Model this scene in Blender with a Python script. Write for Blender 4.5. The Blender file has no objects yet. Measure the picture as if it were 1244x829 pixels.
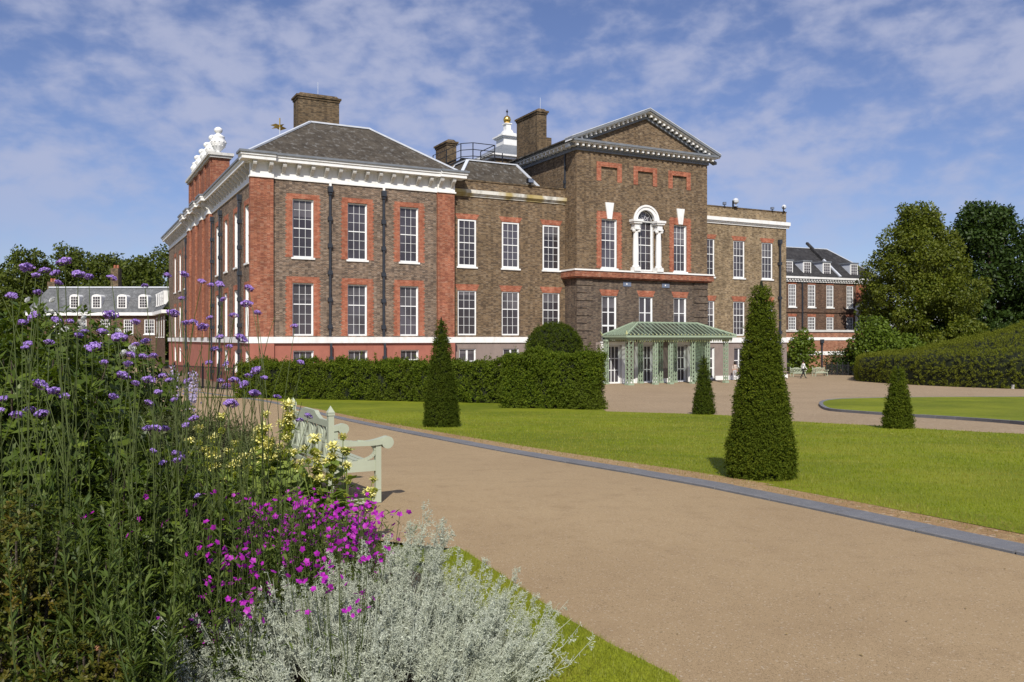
import bpy, bmesh, math, random
import numpy as np
from mathutils import Vector, Matrix

R = math.radians
random.seed(7); rng = np.random.default_rng(7)
scene = bpy.context.scene
COL = scene.collection

# ---------------------------------------------------------------- camera, sky, sun, exposure
ZC = 3.9                       # eye level above the palace forecourt
cd = bpy.data.cameras.new('camera'); cam = bpy.data.objects.new('camera', cd); COL.objects.link(cam)
cam.location = (0, 0, ZC); cam.rotation_euler = (R(90), 0, 0)
cd.sensor_width = 36; cd.lens = 1044 / 1244 * 36; cd.shift_y = -0.002
cd.clip_start = 0.1; cd.clip_end = 4000
scene.camera = cam

SUN_EL = R(41); SUN_TRAVEL = R(2.0)      # the sun stands behind the camera
sl = bpy.data.lights.new('sun', 'SUN'); so = bpy.data.objects.new('sun', sl); COL.objects.link(so)
sl.energy = 4.5; sl.angle = R(0.53); sl.color = (1.0, 0.945, 0.86)
d = Vector((math.sin(SUN_TRAVEL) * math.cos(SUN_EL), math.cos(SUN_TRAVEL) * math.cos(SUN_EL), -math.sin(SUN_EL)))
so.rotation_euler = d.to_track_quat('-Z', 'Y').to_euler()

w = bpy.data.worlds.new('World'); scene.world = w; w.use_nodes = True
nt = w.node_tree; nt.nodes.clear(); N = nt.nodes.new; LK = nt.links.new
out = N('ShaderNodeOutputWorld'); bg = N('ShaderNodeBackground'); bg.inputs[1].default_value = 0.077
sky = N('ShaderNodeTexSky'); sky.sky_type = 'NISHITA'; sky.sun_disc = False
sky.sun_elevation = SUN_EL; sky.sun_rotation = R(182.0); sky.air_density = 1.0; sky.dust_density = 0.3; sky.ozone_density = 3.5
tc = N('ShaderNodeTexCoord'); sep = N('ShaderNodeSeparateXYZ'); LK(tc.outputs['Generated'], sep.inputs[0])
def M(op, a, b=None, c=None):
    n = N('ShaderNodeMath'); n.operation = op
    for i, v in enumerate((a, b, c)):
        if v is None: continue
        if isinstance(v, (int, float)): n.inputs[i].default_value = v
        else: LK(v, n.inputs[i])
    return n.outputs[0]
px_ = M('ARCTAN2', sep.outputs[0], sep.outputs[1]); py_ = M('MULTIPLY', M('ARCSINE', sep.outputs[2]), 1.75)
cx = N('ShaderNodeCombineXYZ'); LK(px_, cx.inputs[0]); LK(py_, cx.inputs[1])
def noise(vec, scale, detail, rough, dist=0.0):
    n = N('ShaderNodeTexNoise'); n.inputs['Scale'].default_value = scale; n.inputs['Detail'].default_value = detail
    n.inputs['Roughness'].default_value = rough; n.inputs['Distortion'].default_value = dist; LK(vec, n.inputs['Vector']); return n.outputs[0]
mp = N('ShaderNodeMapping'); mp.inputs['Rotation'].default_value = (0, 0, R(-14)); mp.inputs['Scale'].default_value = (1.0, 1.0, 1)
mp.inputs['Location'].default_value = (1.3, 0.4, 0)
LK(cx.outputs[0], mp.inputs[0])
big = noise(mp.outputs[0], 2.6, 3, 0.5, 0.2); small = noise(mp.outputs[0], 21.0, 4, 0.55, 0.15); mid_ = noise(mp.outputs[0], 8.5, 3, 0.5, 0.1)
def ramp(v, a, b):
    n = N('ShaderNodeMapRange'); n.interpolation_type = 'SMOOTHSTEP'
    n.inputs[1].default_value = a; n.inputs[2].default_value = b; LK(v, n.inputs[0]); return n.outputs[0]
cov = M('ADD', M('ADD', M('MULTIPLY', big, 0.34), M('MULTIPLY', small, 0.36)), M('MULTIPLY', mid_, 0.30))
mask = M('MULTIPLY', ramp(cov, 0.40, 0.59), 0.72)
mask = M('ADD', M('MULTIPLY', mask, ramp(sep.outputs[2], 0.03, 0.20)), 0.05)
tint = N('ShaderNodeMix'); tint.data_type = 'RGBA'; tint.blend_type = 'MULTIPLY'; tint.inputs[0].default_value = 1
LK(sky.outputs[0], tint.inputs[6]); tint.inputs[7].default_value = (.98, 0.94, 1.17, 1)
mx = N('ShaderNodeMix'); mx.data_type = 'RGBA'; LK(mask, mx.inputs[0]); LK(tint.outputs[2], mx.inputs[6]); mx.inputs[7].default_value = (5.7, 6.1, 8.1, 1)
LK(mx.outputs[2], bg.inputs[0]); LK(bg.outputs[0], out.inputs[0])

scene.view_settings.view_transform = 'Standard'; scene.view_settings.look = 'None'
scene.view_settings.exposure = 0.12; scene.view_settings.gamma = 1.0; scene.view_settings.use_curve_mapping = False
scene.cycles.max_bounces = 6; scene.cycles.diffuse_bounces = 3; scene.cycles.glossy_bounces = 3
scene.cycles.transparent_max_bounces = 6; scene.cycles.use_denoising = True

# ---------------------------------------------------------------- materials
MATS = {}
class G:
    """small node-graph builder for one material"""
    def __init__(s, name):
        s.m = bpy.data.materials.new(name); s.m.use_nodes = True; s.t = s.m.node_tree; s.t.nodes.clear()
        s.out = s.n('ShaderNodeOutputMaterial'); s.b = s.n('ShaderNodeBsdfPrincipled'); s.l(s.b.outputs[0], s.out.inputs[0])
        s.tc = s.n('ShaderNodeTexCoord'); MATS[name] = s.m
    def n(s, k): return s.t.nodes.new(k)
    def l(s, a, b): s.t.links.new(a, b)
    def put(s, sock, v):
        if isinstance(v, (int, float)): sock.default_value = v
        elif isinstance(v, tuple): sock.default_value = v if len(v) == 4 or sock.type == 'VECTOR' else (*v, 1)
        else: s.l(v, sock)
    def noise(s, scale, detail=4, rough=.55, vec=None, dist=0, sc=None):
        n = s.n('ShaderNodeTexNoise'); n.inputs['Scale'].default_value = scale; n.inputs['Detail'].default_value = detail
        n.inputs['Roughness'].default_value = rough; n.inputs['Distortion'].default_value = dist
        v = vec if vec is not None else s.tc.outputs['Object']
        if sc is not None:
            mpn = s.n('ShaderNodeMapping'); mpn.inputs['Scale'].default_value = sc; s.l(v, mpn.inputs[0]); v = mpn.outputs[0]
        s.l(v, n.inputs['Vector']); return n.outputs[0]
    def rng(s, v, a, b, c=0., d_=1.):
        n = s.n('ShaderNodeMapRange'); s.l(v, n.inputs[0])
        for i, q in enumerate((a, b, c, d_)): n.inputs[i + 1].default_value = q
        return n.outputs[0]
    def mix(s, f, a, b, mode='MIX'):
        n = s.n('ShaderNodeMix'); n.data_type = 'RGBA'; n.blend_type = mode
        s.put(n.inputs[0], f); s.put(n.inputs[6], a); s.put(n.inputs[7], b); return n.outputs[2]
    def math(s, op, a, b=0.):
        n = s.n('ShaderNodeMath'); n.operation = op; s.put(n.inputs[0], a); s.put(n.inputs[1], b); return n.outputs[0]
    def bump(s, h, strength=.3, dist=.02):
        n = s.n('ShaderNodeBump'); n.inputs['Strength'].default_value = strength; n.inputs['Distance'].default_value = dist
        s.l(h, n.inputs['Height']); s.l(n.outputs[0], s.b.inputs['Normal'])
    def base(s, c): s.put(s.b.inputs['Base Color'], c)
    def set(s, rough=.6, spec=.3, metal=0.):
        s.b.inputs['Roughness'].default_value = rough; s.b.inputs['Specular IOR Level'].default_value = spec; s.b.inputs['Metallic'].default_value = metal
        return s.m

def paint(name, col, var=.12, rough=.5, scale=2.5, dirt=None, spec=.3, metal=0):
    g = G(name); n = g.noise(scale, 5, .6)
    c = g.mix(g.rng(n, .3, .7), tuple(x * (1 - var) for x in col), tuple(min(1, x * (1 + var)) for x in col))
    if dirt:
        k = g.noise(1.1, 6, .65, sc=(2.2, 2.2, .7)); c = g.mix(g.rng(k, .5, .75, 0, dirt[1]), c, dirt[0])
    g.base(c); return g.set(rough, spec, metal)

def brick(name, c1, c2, c3, mortar, mott=.35, band=None):
    """real-size bricks on walls that face either way; c3 a third burnt colour"""
    g = G(name)
    sp = g.n('ShaderNodeSeparateXYZ'); g.l(g.tc.outputs['Object'], sp.inputs[0])
    sn = g.n('ShaderNodeSeparateXYZ'); g.l(g.tc.outputs['Normal'], sn.inputs[0])
    f = g.math('GREATER_THAN', g.math('ABSOLUTE', sn.outputs[0]), .7)
    mxv = g.n('ShaderNodeMix'); mxv.data_type = 'FLOAT'; g.l(f, mxv.inputs[0]); g.l(sp.outputs[0], mxv.inputs[2]); g.l(sp.outputs[1], mxv.inputs[3])
    cb = g.n('ShaderNodeCombineXYZ'); g.l(mxv.outputs[0], cb.inputs[0]); g.l(sp.outputs[2], cb.inputs[1])
    bt = g.n('ShaderNodeTexBrick'); g.l(cb.outputs[0], bt.inputs['Vector']); bt.inputs['Scale'].default_value = 1
    bt.inputs['Brick Width'].default_value = .23; bt.inputs['Row Height'].default_value = .075; bt.inputs['Mortar Size'].default_value = .010
    bt.inputs['Mortar Smooth'].default_value = .2; bt.inputs['Bias'].default_value = -.1; bt.offset = .5
    bt.inputs['Color1'].default_value = (*c1, 1); bt.inputs['Color2'].default_value = (*c2, 1); bt.inputs['Mortar'].default_value = (*mortar, 1)
    # bricks of a third colour, chosen brick by brick
    wn = g.n('ShaderNodeTexWhiteNoise'); wn.noise_dimensions = '2D'
    sc = g.n('ShaderNodeVectorMath'); sc.operation = 'MULTIPLY'; sc.inputs[1].default_value = (1 / .23, 1 / .075, 1); g.l(cb.outputs[0], sc.inputs[0])
    fl = g.n('ShaderNodeVectorMath'); fl.operation = 'FLOOR'; g.l(sc.outputs[0], fl.inputs[0]); g.l(fl.outputs[0], wn.inputs['Vector'])
    c = g.mix(g.rng(wn.outputs[0], .58, .72, 0, .68), bt.outputs['Color'], c3); c = g.mix(g.rng(wn.outputs[0], .20, .10, 0, .45), c, mortar)
    c = g.mix(1., c, g.rng(g.noise(9, 3, .9), .3, .7, .84, 1.18), 'MULTIPLY')
    n1 = g.noise(.55, 6, .62); n2 = g.noise(3.2, 4, .6)
    k = g.math('ADD', g.rng(n1, .3, .7, 1 - mott, 1 + mott * .7), g.rng(n2, .3, .7, -.16, .16))
    c = g.mix(1., c, k, 'MULTIPLY'); c = g.mix(1., c, g.rng(g.noise(1.3, 4, .65, sc=(1.6, 1.6, .14)), .35, .7, 1.10, .74), 'MULTIPLY')
    g.base(c); g.bump(bt.outputs['Fac'], .25, -.01)
    return g.set(.85, .15)

def leafmat(name, a, b, c=None, trans=.25, rough=.45, spec=.3, nscale=1.6, tcol=None):
    """a..b by leaf, c in larger patches"""
    g = G(name); ge = g.n('ShaderNodeNewGeometry')
    col = g.mix(ge.outputs['Random Per Island'], a, b)
    if c is not None: col = g.mix(g.rng(g.noise(nscale, 3, .6), .42, .68), col, c)
    g.base(col); g.set(rough, spec)
    tr = g.n('ShaderNodeBsdfTranslucent'); g.l(g.mix(1., col, tcol or (1.5, 1.5, .55), 'MULTIPLY'), tr.inputs[0])
    ms = g.n('ShaderNodeMixShader'); ms.inputs[0].default_value = trans
    g.l(g.b.outputs[0], ms.inputs[1]); g.l(tr.outputs[0], ms.inputs[2]); g.l(ms.outputs[0], g.out.inputs[0])
    return g.m

m_white = paint('white_paint', (.80, .80, .78), .05, .45, 1.5, ((.46, .44, .39), .45))
m_stone = paint('white_stone', (.56, .55, .52), .10, .7, 2.0, ((.30, .28, .23), .6))
m_trim = paint('sash_paint', (.80, .81, .80), .03, .35, 3)
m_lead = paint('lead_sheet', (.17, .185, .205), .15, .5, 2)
m_leadw = paint('lead_flashing', (.55, .58, .63), .12, .5, 2)
m_pipe = paint('pipe_paint', (.035, .040, .050), .2, .4, 4)
m_iron = paint('black_iron', (.015, .016, .019), .2, .45, 4)
m_gold = paint('gold_leaf', (.90, .58, .14), .05, .25, 3, metal=1)
m_plaque = paint('blue_plaque', (.15, .18, .25), .1, .4, 3)
m_stucco = paint('mauve_stucco', (.25, .20, .175), .10, .8, 1.2, ((.17, .14, .13), .5))
m_stuccor = paint('red_stucco', (.345, .130, .092), .10, .8, 1.2, ((.24, .085, .065), .5))
m_brown = brick('brown_brick', (.185, .118, .058), (.128, .080, .044), (.075, .056, .042), (.26, .21, .15), .18)
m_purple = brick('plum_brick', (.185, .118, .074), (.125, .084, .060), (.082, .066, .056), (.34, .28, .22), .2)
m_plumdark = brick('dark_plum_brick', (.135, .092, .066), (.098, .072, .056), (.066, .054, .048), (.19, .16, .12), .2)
m_yellow = brick('stock_brick', (.275, .195, .102), (.205, .140, .078), (.12, .090, .060), (.34, .28, .20), .22)
m_red = brick('red_brick', (.335, .108, .052), (.275, .088, .045), (.19, .066, .045), (.34, .21, .15), .2)
m_redlintel = brick('rubbed_brick', (.385, .118, .062), (.32, .098, .052), (.26, .085, .05), (.40, .22, .15), .15)
m_chim = brick('sooty_brick', (.150, .100, .052), (.105, .070, .040), (.055, .045, .034), (.19, .15, .10), .25)
m_house = brick('house_brick', (.150, .080, .052), (.108, .064, .046), (.080, .054, .044), (.19, .14, .10), .2)
m_terrace = brick('terrace_brick', (.36, .15, .085), (.29, .12, .07), (.22, .10, .065), (.34, .23, .16), .2)

def slate(name, a, b, streak):
    g = G(name); n = g.noise(.9, 5, .6)
    bt = g.n('ShaderNodeTexBrick'); sp = g.n('ShaderNodeSeparateXYZ'); g.l(g.tc.outputs['Object'], sp.inputs[0])
    cb = g.n('ShaderNodeCombineXYZ'); g.l(g.math('ADD', sp.outputs[0], sp.outputs[1]), cb.inputs[0]); g.l(sp.outputs[2], cb.inputs[1]); g.l(cb.outputs[0], bt.inputs['Vector'])
    bt.inputs['Scale'].default_value = 1; bt.inputs['Brick Width'].default_value = .32; bt.inputs['Row Height'].default_value = .16; bt.inputs['Mortar Size'].default_value = .008
    bt.inputs['Color1'].default_value = (1.1, 1.1, 1.1, 1); bt.inputs['Color2'].default_value = (.75, .75, .75, 1); bt.inputs['Mortar'].default_value = (.45, .45, .45, 1)
    c = g.mix(g.rng(n, .35, .68), a, b); c = g.mix(1., c, bt.outputs['Color'], 'MULTIPLY')
    k = g.noise(1.0, 5, .7, sc=(2.6, 2.6, .28)); c = g.mix(g.rng(k, .54, .72, 0, .7), c, streak)
    g.base(c); g.bump(bt.outputs['Fac'], .3, -.02); return g.set(.75, .15)
m_slate = slate('roof_slate', (.062, .052, .040), (.105, .090, .070), (.26, .26, .25))
m_slateb = slate('dark_slate', (.035, .034, .036), (.055, .053, .053), (.10, .10, .10))
m_slatel = slate('grey_slate', (.12, .125, .13), (.17, .175, .18), (.24, .25, .25))

def glassmat():
    g = G('window_glass'); oi = g.n('ShaderNodeObjectInfo')
    c = g.mix(oi.outputs['Random'], (.040, .034, .038), (.105, .098, .118))
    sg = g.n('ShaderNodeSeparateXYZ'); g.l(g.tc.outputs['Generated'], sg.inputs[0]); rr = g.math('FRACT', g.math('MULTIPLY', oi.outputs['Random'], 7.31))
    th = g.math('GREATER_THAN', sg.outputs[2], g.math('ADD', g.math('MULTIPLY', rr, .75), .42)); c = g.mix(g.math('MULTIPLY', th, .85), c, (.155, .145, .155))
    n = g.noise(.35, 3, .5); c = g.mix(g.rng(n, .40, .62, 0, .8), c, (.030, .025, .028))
    g.base(c); g.bump(g.noise(1.3, 2, .5), .12, .05); return g.set(.06, .5)
m_glass = glassmat()
m_dark = paint('dark_interior', (.012, .012, .013), .2, .7)
m_blind = paint('linen_blind', (.30, .28, .27), .06, .9)

def groundmat(name, a, b, c, sp=40, rough=.95, bigs=.25, fine=900):
    g = G(name); v = g.tc.outputs['Object']
    n1 = g.noise(bigs, 5, .6); n2 = g.noise(sp, 4, .7); n3 = g.noise(fine, 2, .7)
    col = g.mix(g.rng(n1, .35, .66), a, b); col = g.mix(g.rng(n2, .5, .72, 0, .65), col, c)
    col = g.mix(1., col, g.rng(n3, .3, .7, .62, 1.40), 'MULTIPLY')
    pb = g.n('ShaderNodeTexVoronoi'); pb.inputs['Scale'].default_value = fine * .42; g.l(v, pb.inputs['Vector'])
    pc = g.n('ShaderNodeSeparateColor'); g.l(pb.outputs['Color'], pc.inputs[0]); col = g.mix(g.rng(pc.outputs[0], .95, .98, 0, .4), col, (.58, .50, .39)); col = g.mix(g.rng(pc.outputs[1], .92, .97, 0, .45), col, tuple(x * .35 for x in a))
    g.base(col); g.bump(n3, .35, .006); return g.set(rough, .12)
m_path = groundmat('bound_gravel', (.372, .273, .156), (.322, .232, .132), (.278, .197, .112), 3.2, fine=260)
m_fore = groundmat('forecourt_gravel', (.350, .262, .168), (.305, .228, .145), (.265, .195, .122), 5, fine=40)
m_soil = groundmat('dry_soil', (.36, .245, .125), (.27, .165, .08), (.38, .29, .15), 9, fine=60)
m_earth = groundmat('bed_soil', (.035, .024, .016), (.055, .038, .024), (.02, .014, .01), 9)
m_kerb = groundmat('grey_kerb', (.185, .187, .196), (.148, .150, .158), (.23, .23, .23), 8, .6, .8)
def lawnmat(name, a, b, c, d_):
    g = G(name); n1 = g.noise(.22, 5, .6); n2 = g.noise(3.0, 4, .65); n3 = g.noise(60, 3, .8, sc=(1, .45, 1))
    col = g.mix(g.rng(n1, .38, .62), tuple(x * .78 for x in a), b); col = g.mix(g.rng(n2, .5, .75, 0, .7), col, c); col = g.mix(g.rng(g.noise(.9, 4, .7), .52, .7, 0, .5), col, tuple(x * .78 for x in d_))
    st = g.noise(.5, 3, .6, sc=(1.0, .12, 1)); col = g.mix(g.rng(st, .5, .7, 0, .35), col, d_)
    col = g.mix(1., col, g.rng(n3, .3, .7, .65, 1.35), 'MULTIPLY')
    g.base(col); g.bump(n3, .5, .02); return g.set(.8, .15)
m_lawn = lawnmat('mown_grass', (.150, .190, .009), (.205, .232, .013), (.25, .24, .03), (.115, .160, .007))
m_field = lawnmat('rough_grass', (.085, .115, .018), (.10, .13, .02), (.11, .12, .03), (.07, .10, .015))
m_blade = leafmat('grass_blade', (.145, .20, .008), (.25, .285, .016), (.28, .26, .045), .35, .5, .25, .8)
m_bladedry = leafmat('dry_grass_blade', (.28, .20, .08), (.16, .17, .03), None, .3, .6, .2)

m_yew = leafmat('yew_leaf', (.030, .056, .004), (.130, .155, .011), (.070, .096, .007), .2, .7, .10, 2.5)
m_yewdark = leafmat('dark_yew_leaf', (.026, .048, .004), (.090, .112, .009), (.050, .074, .006), .2, .7, .10, 2.5)
m_hedge = leafmat('hedge_leaf', (.036, .070, .005), (.150, .190, .014), (.088, .115, .011), .28, .65, .12, .7)
m_hedgeb = leafmat('broad_hedge_leaf', (.080, .105, .010), (.20, .215, .024), (.135, .150, .018), .3, .7, .1, .35)
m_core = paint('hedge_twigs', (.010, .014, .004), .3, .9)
m_bark = groundmat('tree_bark', (.07, .055, .04), (.05, .04, .03), (.09, .075, .055), 6)
m_lime = leafmat('lime_leaf', (.058, .088, .008), (.160, .180, .018), (.105, .122, .014), .32, .5, .25, .25)
m_darktree = leafmat('chestnut_leaf', (.020, .044, .006), (.050, .082, .012), (.032, .058, .009), .2, .5, .25, .3)
m_woods = leafmat('plane_leaf', (.046, .072, .010), (.115, .140, .018), (.07, .086, .014), .25, .5, .2, .12)
m_maple = leafmat('maple_leaf', (.070, .115, .010), (.13, .18, .018), None, .3, .5, .25)
m_pale = paint('pale_green_paint', (.40, .435, .325), .06, .5, 3, ((.27, .285, .21), .35))
m_trellis = paint('sage_green_paint', (.30, .375, .265), .08, .45, 3)
m_trellisd = paint('gilded_green_paint', (.34, .36, .17), .2, .45, 6)

# ---------------------------------------------------------------- object helpers
def obj(name, me, mats, parent=None, loc=None):
    o = bpy.data.objects.new(name, me); COL.objects.link(o)
    if mats is not None and not me.materials:
        for m in (mats if isinstance(mats, (list, tuple)) else [mats]): me.materials.append(m)
    if parent: o.parent = parent
    if loc is not None: o.location = loc
    return o
def tag(o, label, cat=None, group=None, kind=None):
    if label: o['label'] = label
    if cat: o['category'] = cat
    if group: o['group'] = group
    if kind: o['kind'] = kind
    return o
def thing(name, label, cat, loc=(0, 0, 0), rz=0, group=None):
    o = bpy.data.objects.new(name, None); COL.objects.link(o); o.location = loc; o.rotation_euler = (0, 0, rz)
    o.empty_display_size = .1
    return tag(o, label, cat, group)
def dup(root, loc, rz=0, scale=None, label=None):
    r = root.copy(); COL.objects.link(r); r.location = loc; r.rotation_euler = (0, 0, rz)
    if scale: r.scale = scale
    if label: r['label'] = label
    for ch in list(root.children):
        c = ch.copy(); COL.objects.link(c); c.parent = r
        for g2 in ch.children:
            e = g2.copy(); COL.objects.link(e); e.parent = c
    return r

class MB:
    def __init__(s, P=None): s.v = []; s.f = []; s.m = []; s.P = P; s.mi = 0
    def pt(s, p): s.v.append(s.P(*p) if s.P else tuple(p)); return len(s.v) - 1
    def face(s, pts, mi=None):
        s.f.append([s.pt(p) for p in pts]); s.m.append(s.mi if mi is None else mi)
    def box(s, a0, a1, b0, b1, c0, c1):
        i = [s.pt((x, y, z)) for z in (c0, c1) for y in (b0, b1) for x in (a0, a1)]
        for q in ((0, 2, 3, 1), (4, 5, 7, 6), (0, 1, 5, 4), (2, 6, 7, 3), (0, 4, 6, 2), (1, 3, 7, 5)):
            s.f.append([i[k] for k in q]); s.m.append(s.mi)
    def prism(s, poly, ext):
        """poly: list of 3D points, ext: extrusion vector"""
        n = len(poly); a = [s.pt(p) for p in poly]; b = [s.pt(tuple(p[k] + ext[k] for k in range(3))) for p in poly]
        s.f += [a[::-1], b]; s.m += [s.mi] * 2
        for i in range(n): s.f.append([a[i], a[(i + 1) % n], b[(i + 1) % n], b[i]]); s.m.append(s.mi)
    def bar(s, p, q, wd, ht=None):
        """square bar between two points"""
        p = Vector(p); q = Vector(q); t = (q - p)
        if t.length < 1e-6: return
        t.normalize(); up = Vector((0, 0, 1)) if abs(t.z) < .95 else Vector((1, 0, 0))
        a = t.cross(up).normalized() * wd / 2; b = t.cross(a).normalized() * (ht or wd) / 2
        i = [s.pt(x) for x in (p - a - b, p + a - b, p + a + b, p - a + b, q - a - b, q + a - b, q + a + b, q - a + b)]
        for f in ((3, 2, 1, 0), (4, 5, 6, 7), (0, 1, 5, 4), (1, 2, 6, 5), (2, 3, 7, 6), (3, 0, 4, 7)):
            s.f.append([i[k] for k in f]); s.m.append(s.mi)
    def tube(s, pts, rad, n=6):
        pts = [Vector(p) for p in pts]; rings = []
        for k, p in enumerate(pts):
            t = (pts[min(k + 1, len(pts) - 1)] - pts[max(k - 1, 0)]).normalized()
            up = Vector((0, 0, 1)) if abs(t.z) < .9 else Vector((1, 0, 0))
            a = t.cross(up).normalized(); b = t.cross(a)
            r = rad[k] if isinstance(rad, (list, tuple)) else rad
            rings.append([s.pt(p + (a * math.cos(2 * math.pi * j / n) + b * math.sin(2 * math.pi * j / n)) * r) for j in range(n)])
        for A_, B_ in zip(rings, rings[1:]):
            for j in range(n): s.f.append([A_[j], A_[(j + 1) % n], B_[(j + 1) % n], B_[j]]); s.m.append(s.mi)
        s.f += [rings[0][::-1], rings[-1]]; s.m += [s.mi] * 2
    def lathe(s, prof, c=(0, 0, 0), n=16):
        rings = [[s.pt((c[0] + r * math.cos(2 * math.pi * j / n), c[1] + r * math.sin(2 * math.pi * j / n), c[2] + z)) for j in range(n)] for r, z in prof]
        for A_, B_ in zip(rings, rings[1:]):
            for j in range(n): s.f.append([A_[j], A_[(j + 1) % n], B_[(j + 1) % n], B_[j]]); s.m.append(s.mi)
        s.f += [rings[0][::-1], rings[-1]]; s.m += [s.mi] * 2
    def mesh(s, name, smooth=False):
        me = bpy.data.meshes.new(name); me.from_pydata([tuple(v) for v in s.v], [], s.f)
        if any(s.m): me.polygons.foreach_set('material_index', s.m)
        if smooth: me.polygons.foreach_set('use_smooth', [True] * len(s.f))
        me.update(); return me
    def build(s, name, mats, parent=None, loc=None, smooth=False): return obj(name, s.mesh(name, smooth), mats, parent, loc)

def np_mesh(name, V, Q, mi=None):
    me = bpy.data.meshes.new(name); V = np.asarray(V, np.float32); Q = np.asarray(Q, np.int32); k = Q.shape[1]
    me.vertices.add(len(V)); me.vertices.foreach_set('co', V.ravel())
    me.loops.add(Q.size); me.loops.foreach_set('vertex_index', Q.ravel())
    me.polygons.add(len(Q)); me.polygons.foreach_set('loop_start', np.arange(0, Q.size, k, dtype=np.int32))
    if mi is not None: me.polygons.foreach_set('material_index', np.asarray(mi, np.int32))
    me.update(calc_edges=True); me.validate(); return me

def nrm(a): return a / np.maximum(np.linalg.norm(a, axis=1, keepdims=True), 1e-9)
def leafquads(P, axis, face, length, width):
    """kite-shaped leaves: base at P, pointing along axis, facing face"""
    n = len(P); axis = nrm(axis); side = nrm(np.cross(axis, face)); up = np.cross(side, axis)
    L = np.broadcast_to(np.asarray(length, float), (n,))[:, None]; W = np.broadcast_to(np.asarray(width, float), (n,))[:, None]
    V = np.stack([P, P + axis * L * .5 + side * W * .5 + up * L * .06, P + axis * L, P + axis * L * .5 - side * W * .5 + up * L * .06], 1).reshape(-1, 3)
    return V, np.arange(4 * n).reshape(n, 4)
def join(parts):
    Vs, Qs, o = [], [], 0
    for V, Q in parts: Vs.append(V); Qs.append(Q + o); o += len(V)
    return np.concatenate(Vs), np.concatenate(Qs)
def rdir(n): return nrm(rng.normal(size=(n, 3)))
def boxq(x0, x1, y0, y1, z0, z1):
    V = np.array([(x, y, z) for z in (z0, z1) for y in (y0, y1) for x in (x0, x1)], float)
    return V, np.array([(0, 2, 3, 1), (4, 5, 7, 6), (0, 1, 5, 4), (2, 6, 7, 3), (0, 4, 6, 2), (1, 3, 7, 5)])
def surf_leaves(P, Nn, ln, asp, spread=.9, jit=.03, tuft=14):
    m_ = max(1, len(P) // tuft); P = np.repeat(P[:m_], tuft, 0); Nn = np.repeat(Nn[:m_] + rng.normal(0, .22, (m_, 3)), tuft, 0); Nn = nrm(Nn); P = P + Nn * np.repeat(rng.normal(-ln * .1, ln * .8, (m_, 1)), tuft, 0) + rng.normal(0, ln * .36, P.shape)
    n = len(P); P = P + Nn * rng.normal(0, jit, (n, 1)) + rng.normal(0, jit * .5, (n, 3))
    ax = nrm(Nn * rng.uniform(.1, .9, (n, 1)) + rdir(n) * spread); L = ln * rng.uniform(.65, 1.35, n)
    return leafquads(P, ax, nrm(Nn + rdir(n) * .6), L, L * asp)

# ---------------------------------------------------------------- terrain
KN = [(-60, 1.65), (6, 1.65), (10, 1.72), (14, 1.95), (20, 2.25), (28, 2.65), (36, 3.0), (50, 3.4), (65, 3.75), (80, 3.9), (3000, 3.9)]
def drop(Y):
    def lin(Y):
        for (y0, d0), (y1, d1) in zip(KN, KN[1:]):
            if Y <= y1: return d0 + (d1 - d0) * (Y - y0) / (y1 - y0)
        return 3.9
    return (lin(Y - 1.5) + lin(Y) * 2 + lin(Y + 1.5)) / 4
def gz(Y): return ZC - drop(Y)
def at(px, py):
    s = (py - 412) / 1044; lo, hi = .5, 390
    for _ in range(50):
        m = (lo + hi) / 2
        if drop(m) / m > s: lo = m
        else: hi = m
    return ((px - 622) / 1044 * lo, lo)
def lin(px, Y): return (px - 622) / 1044 * Y
CUTS = [i * 1.0 for i in range(-20, 100)]
def sheet(name, poly, dz, mat, step=1.0):
    bm = bmesh.new(); bm.faces.new([bm.verts.new((x, y, 0)) for x, y in poly])
    y0 = min(p[1] for p in poly); y1 = max(p[1] for p in poly)
    for c in CUTS:
        if y0 < c < y1: bmesh.ops.bisect_plane(bm, geom=bm.verts[:] + bm.edges[:] + bm.faces[:], plane_co=(0, c, 0), plane_no=(0, 1, 0))
    bmesh.ops.triangulate(bm, faces=bm.faces[:])
    for v in bm.verts: v.co.z = gz(v.co.y) + dz
    bmesh.ops.recalc_face_normals(bm, faces=bm.faces[:])
    if sum(f.normal.z for f in bm.faces) < 0: bmesh.ops.reverse_faces(bm, faces=bm.faces[:])
    me = bpy.data.meshes.new(name); bm.to_mesh(me); bm.free()
    o = obj(name, me, mat); o['kind'] = 'structure'; return o
def smoothline(pts, n=6):
    P_ = [Vector((*p, 0)) for p in pts]; P_ = [P_[0] * 2 - P_[1]] + P_ + [P_[-1] * 2 - P_[-2]]; o = []
    for i in range(1, len(P_) - 2):
        for k in range(n):
            t = k / n; a, b, c, e = P_[i - 1:i + 3]
            q = .5 * ((2 * b) + (-a + c) * t + (2 * a - 5 * b + 4 * c - e) * t * t + (-a + 3 * b - 3 * c + e) * t ** 3); o.append((q.x, q.y))
    o.append((P_[-2].x, P_[-2].y)); return o
def offset(line, dd):
    o = []
    for i, p in enumerate(line):
        a = line[max(i - 1, 0)]; b = line[min(i + 1, len(line) - 1)]; t = Vector((b[0] - a[0], b[1] - a[1])).normalized()
        o.append((p[0] - t.y * dd, p[1] + t.x * dd))
    return o
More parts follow.
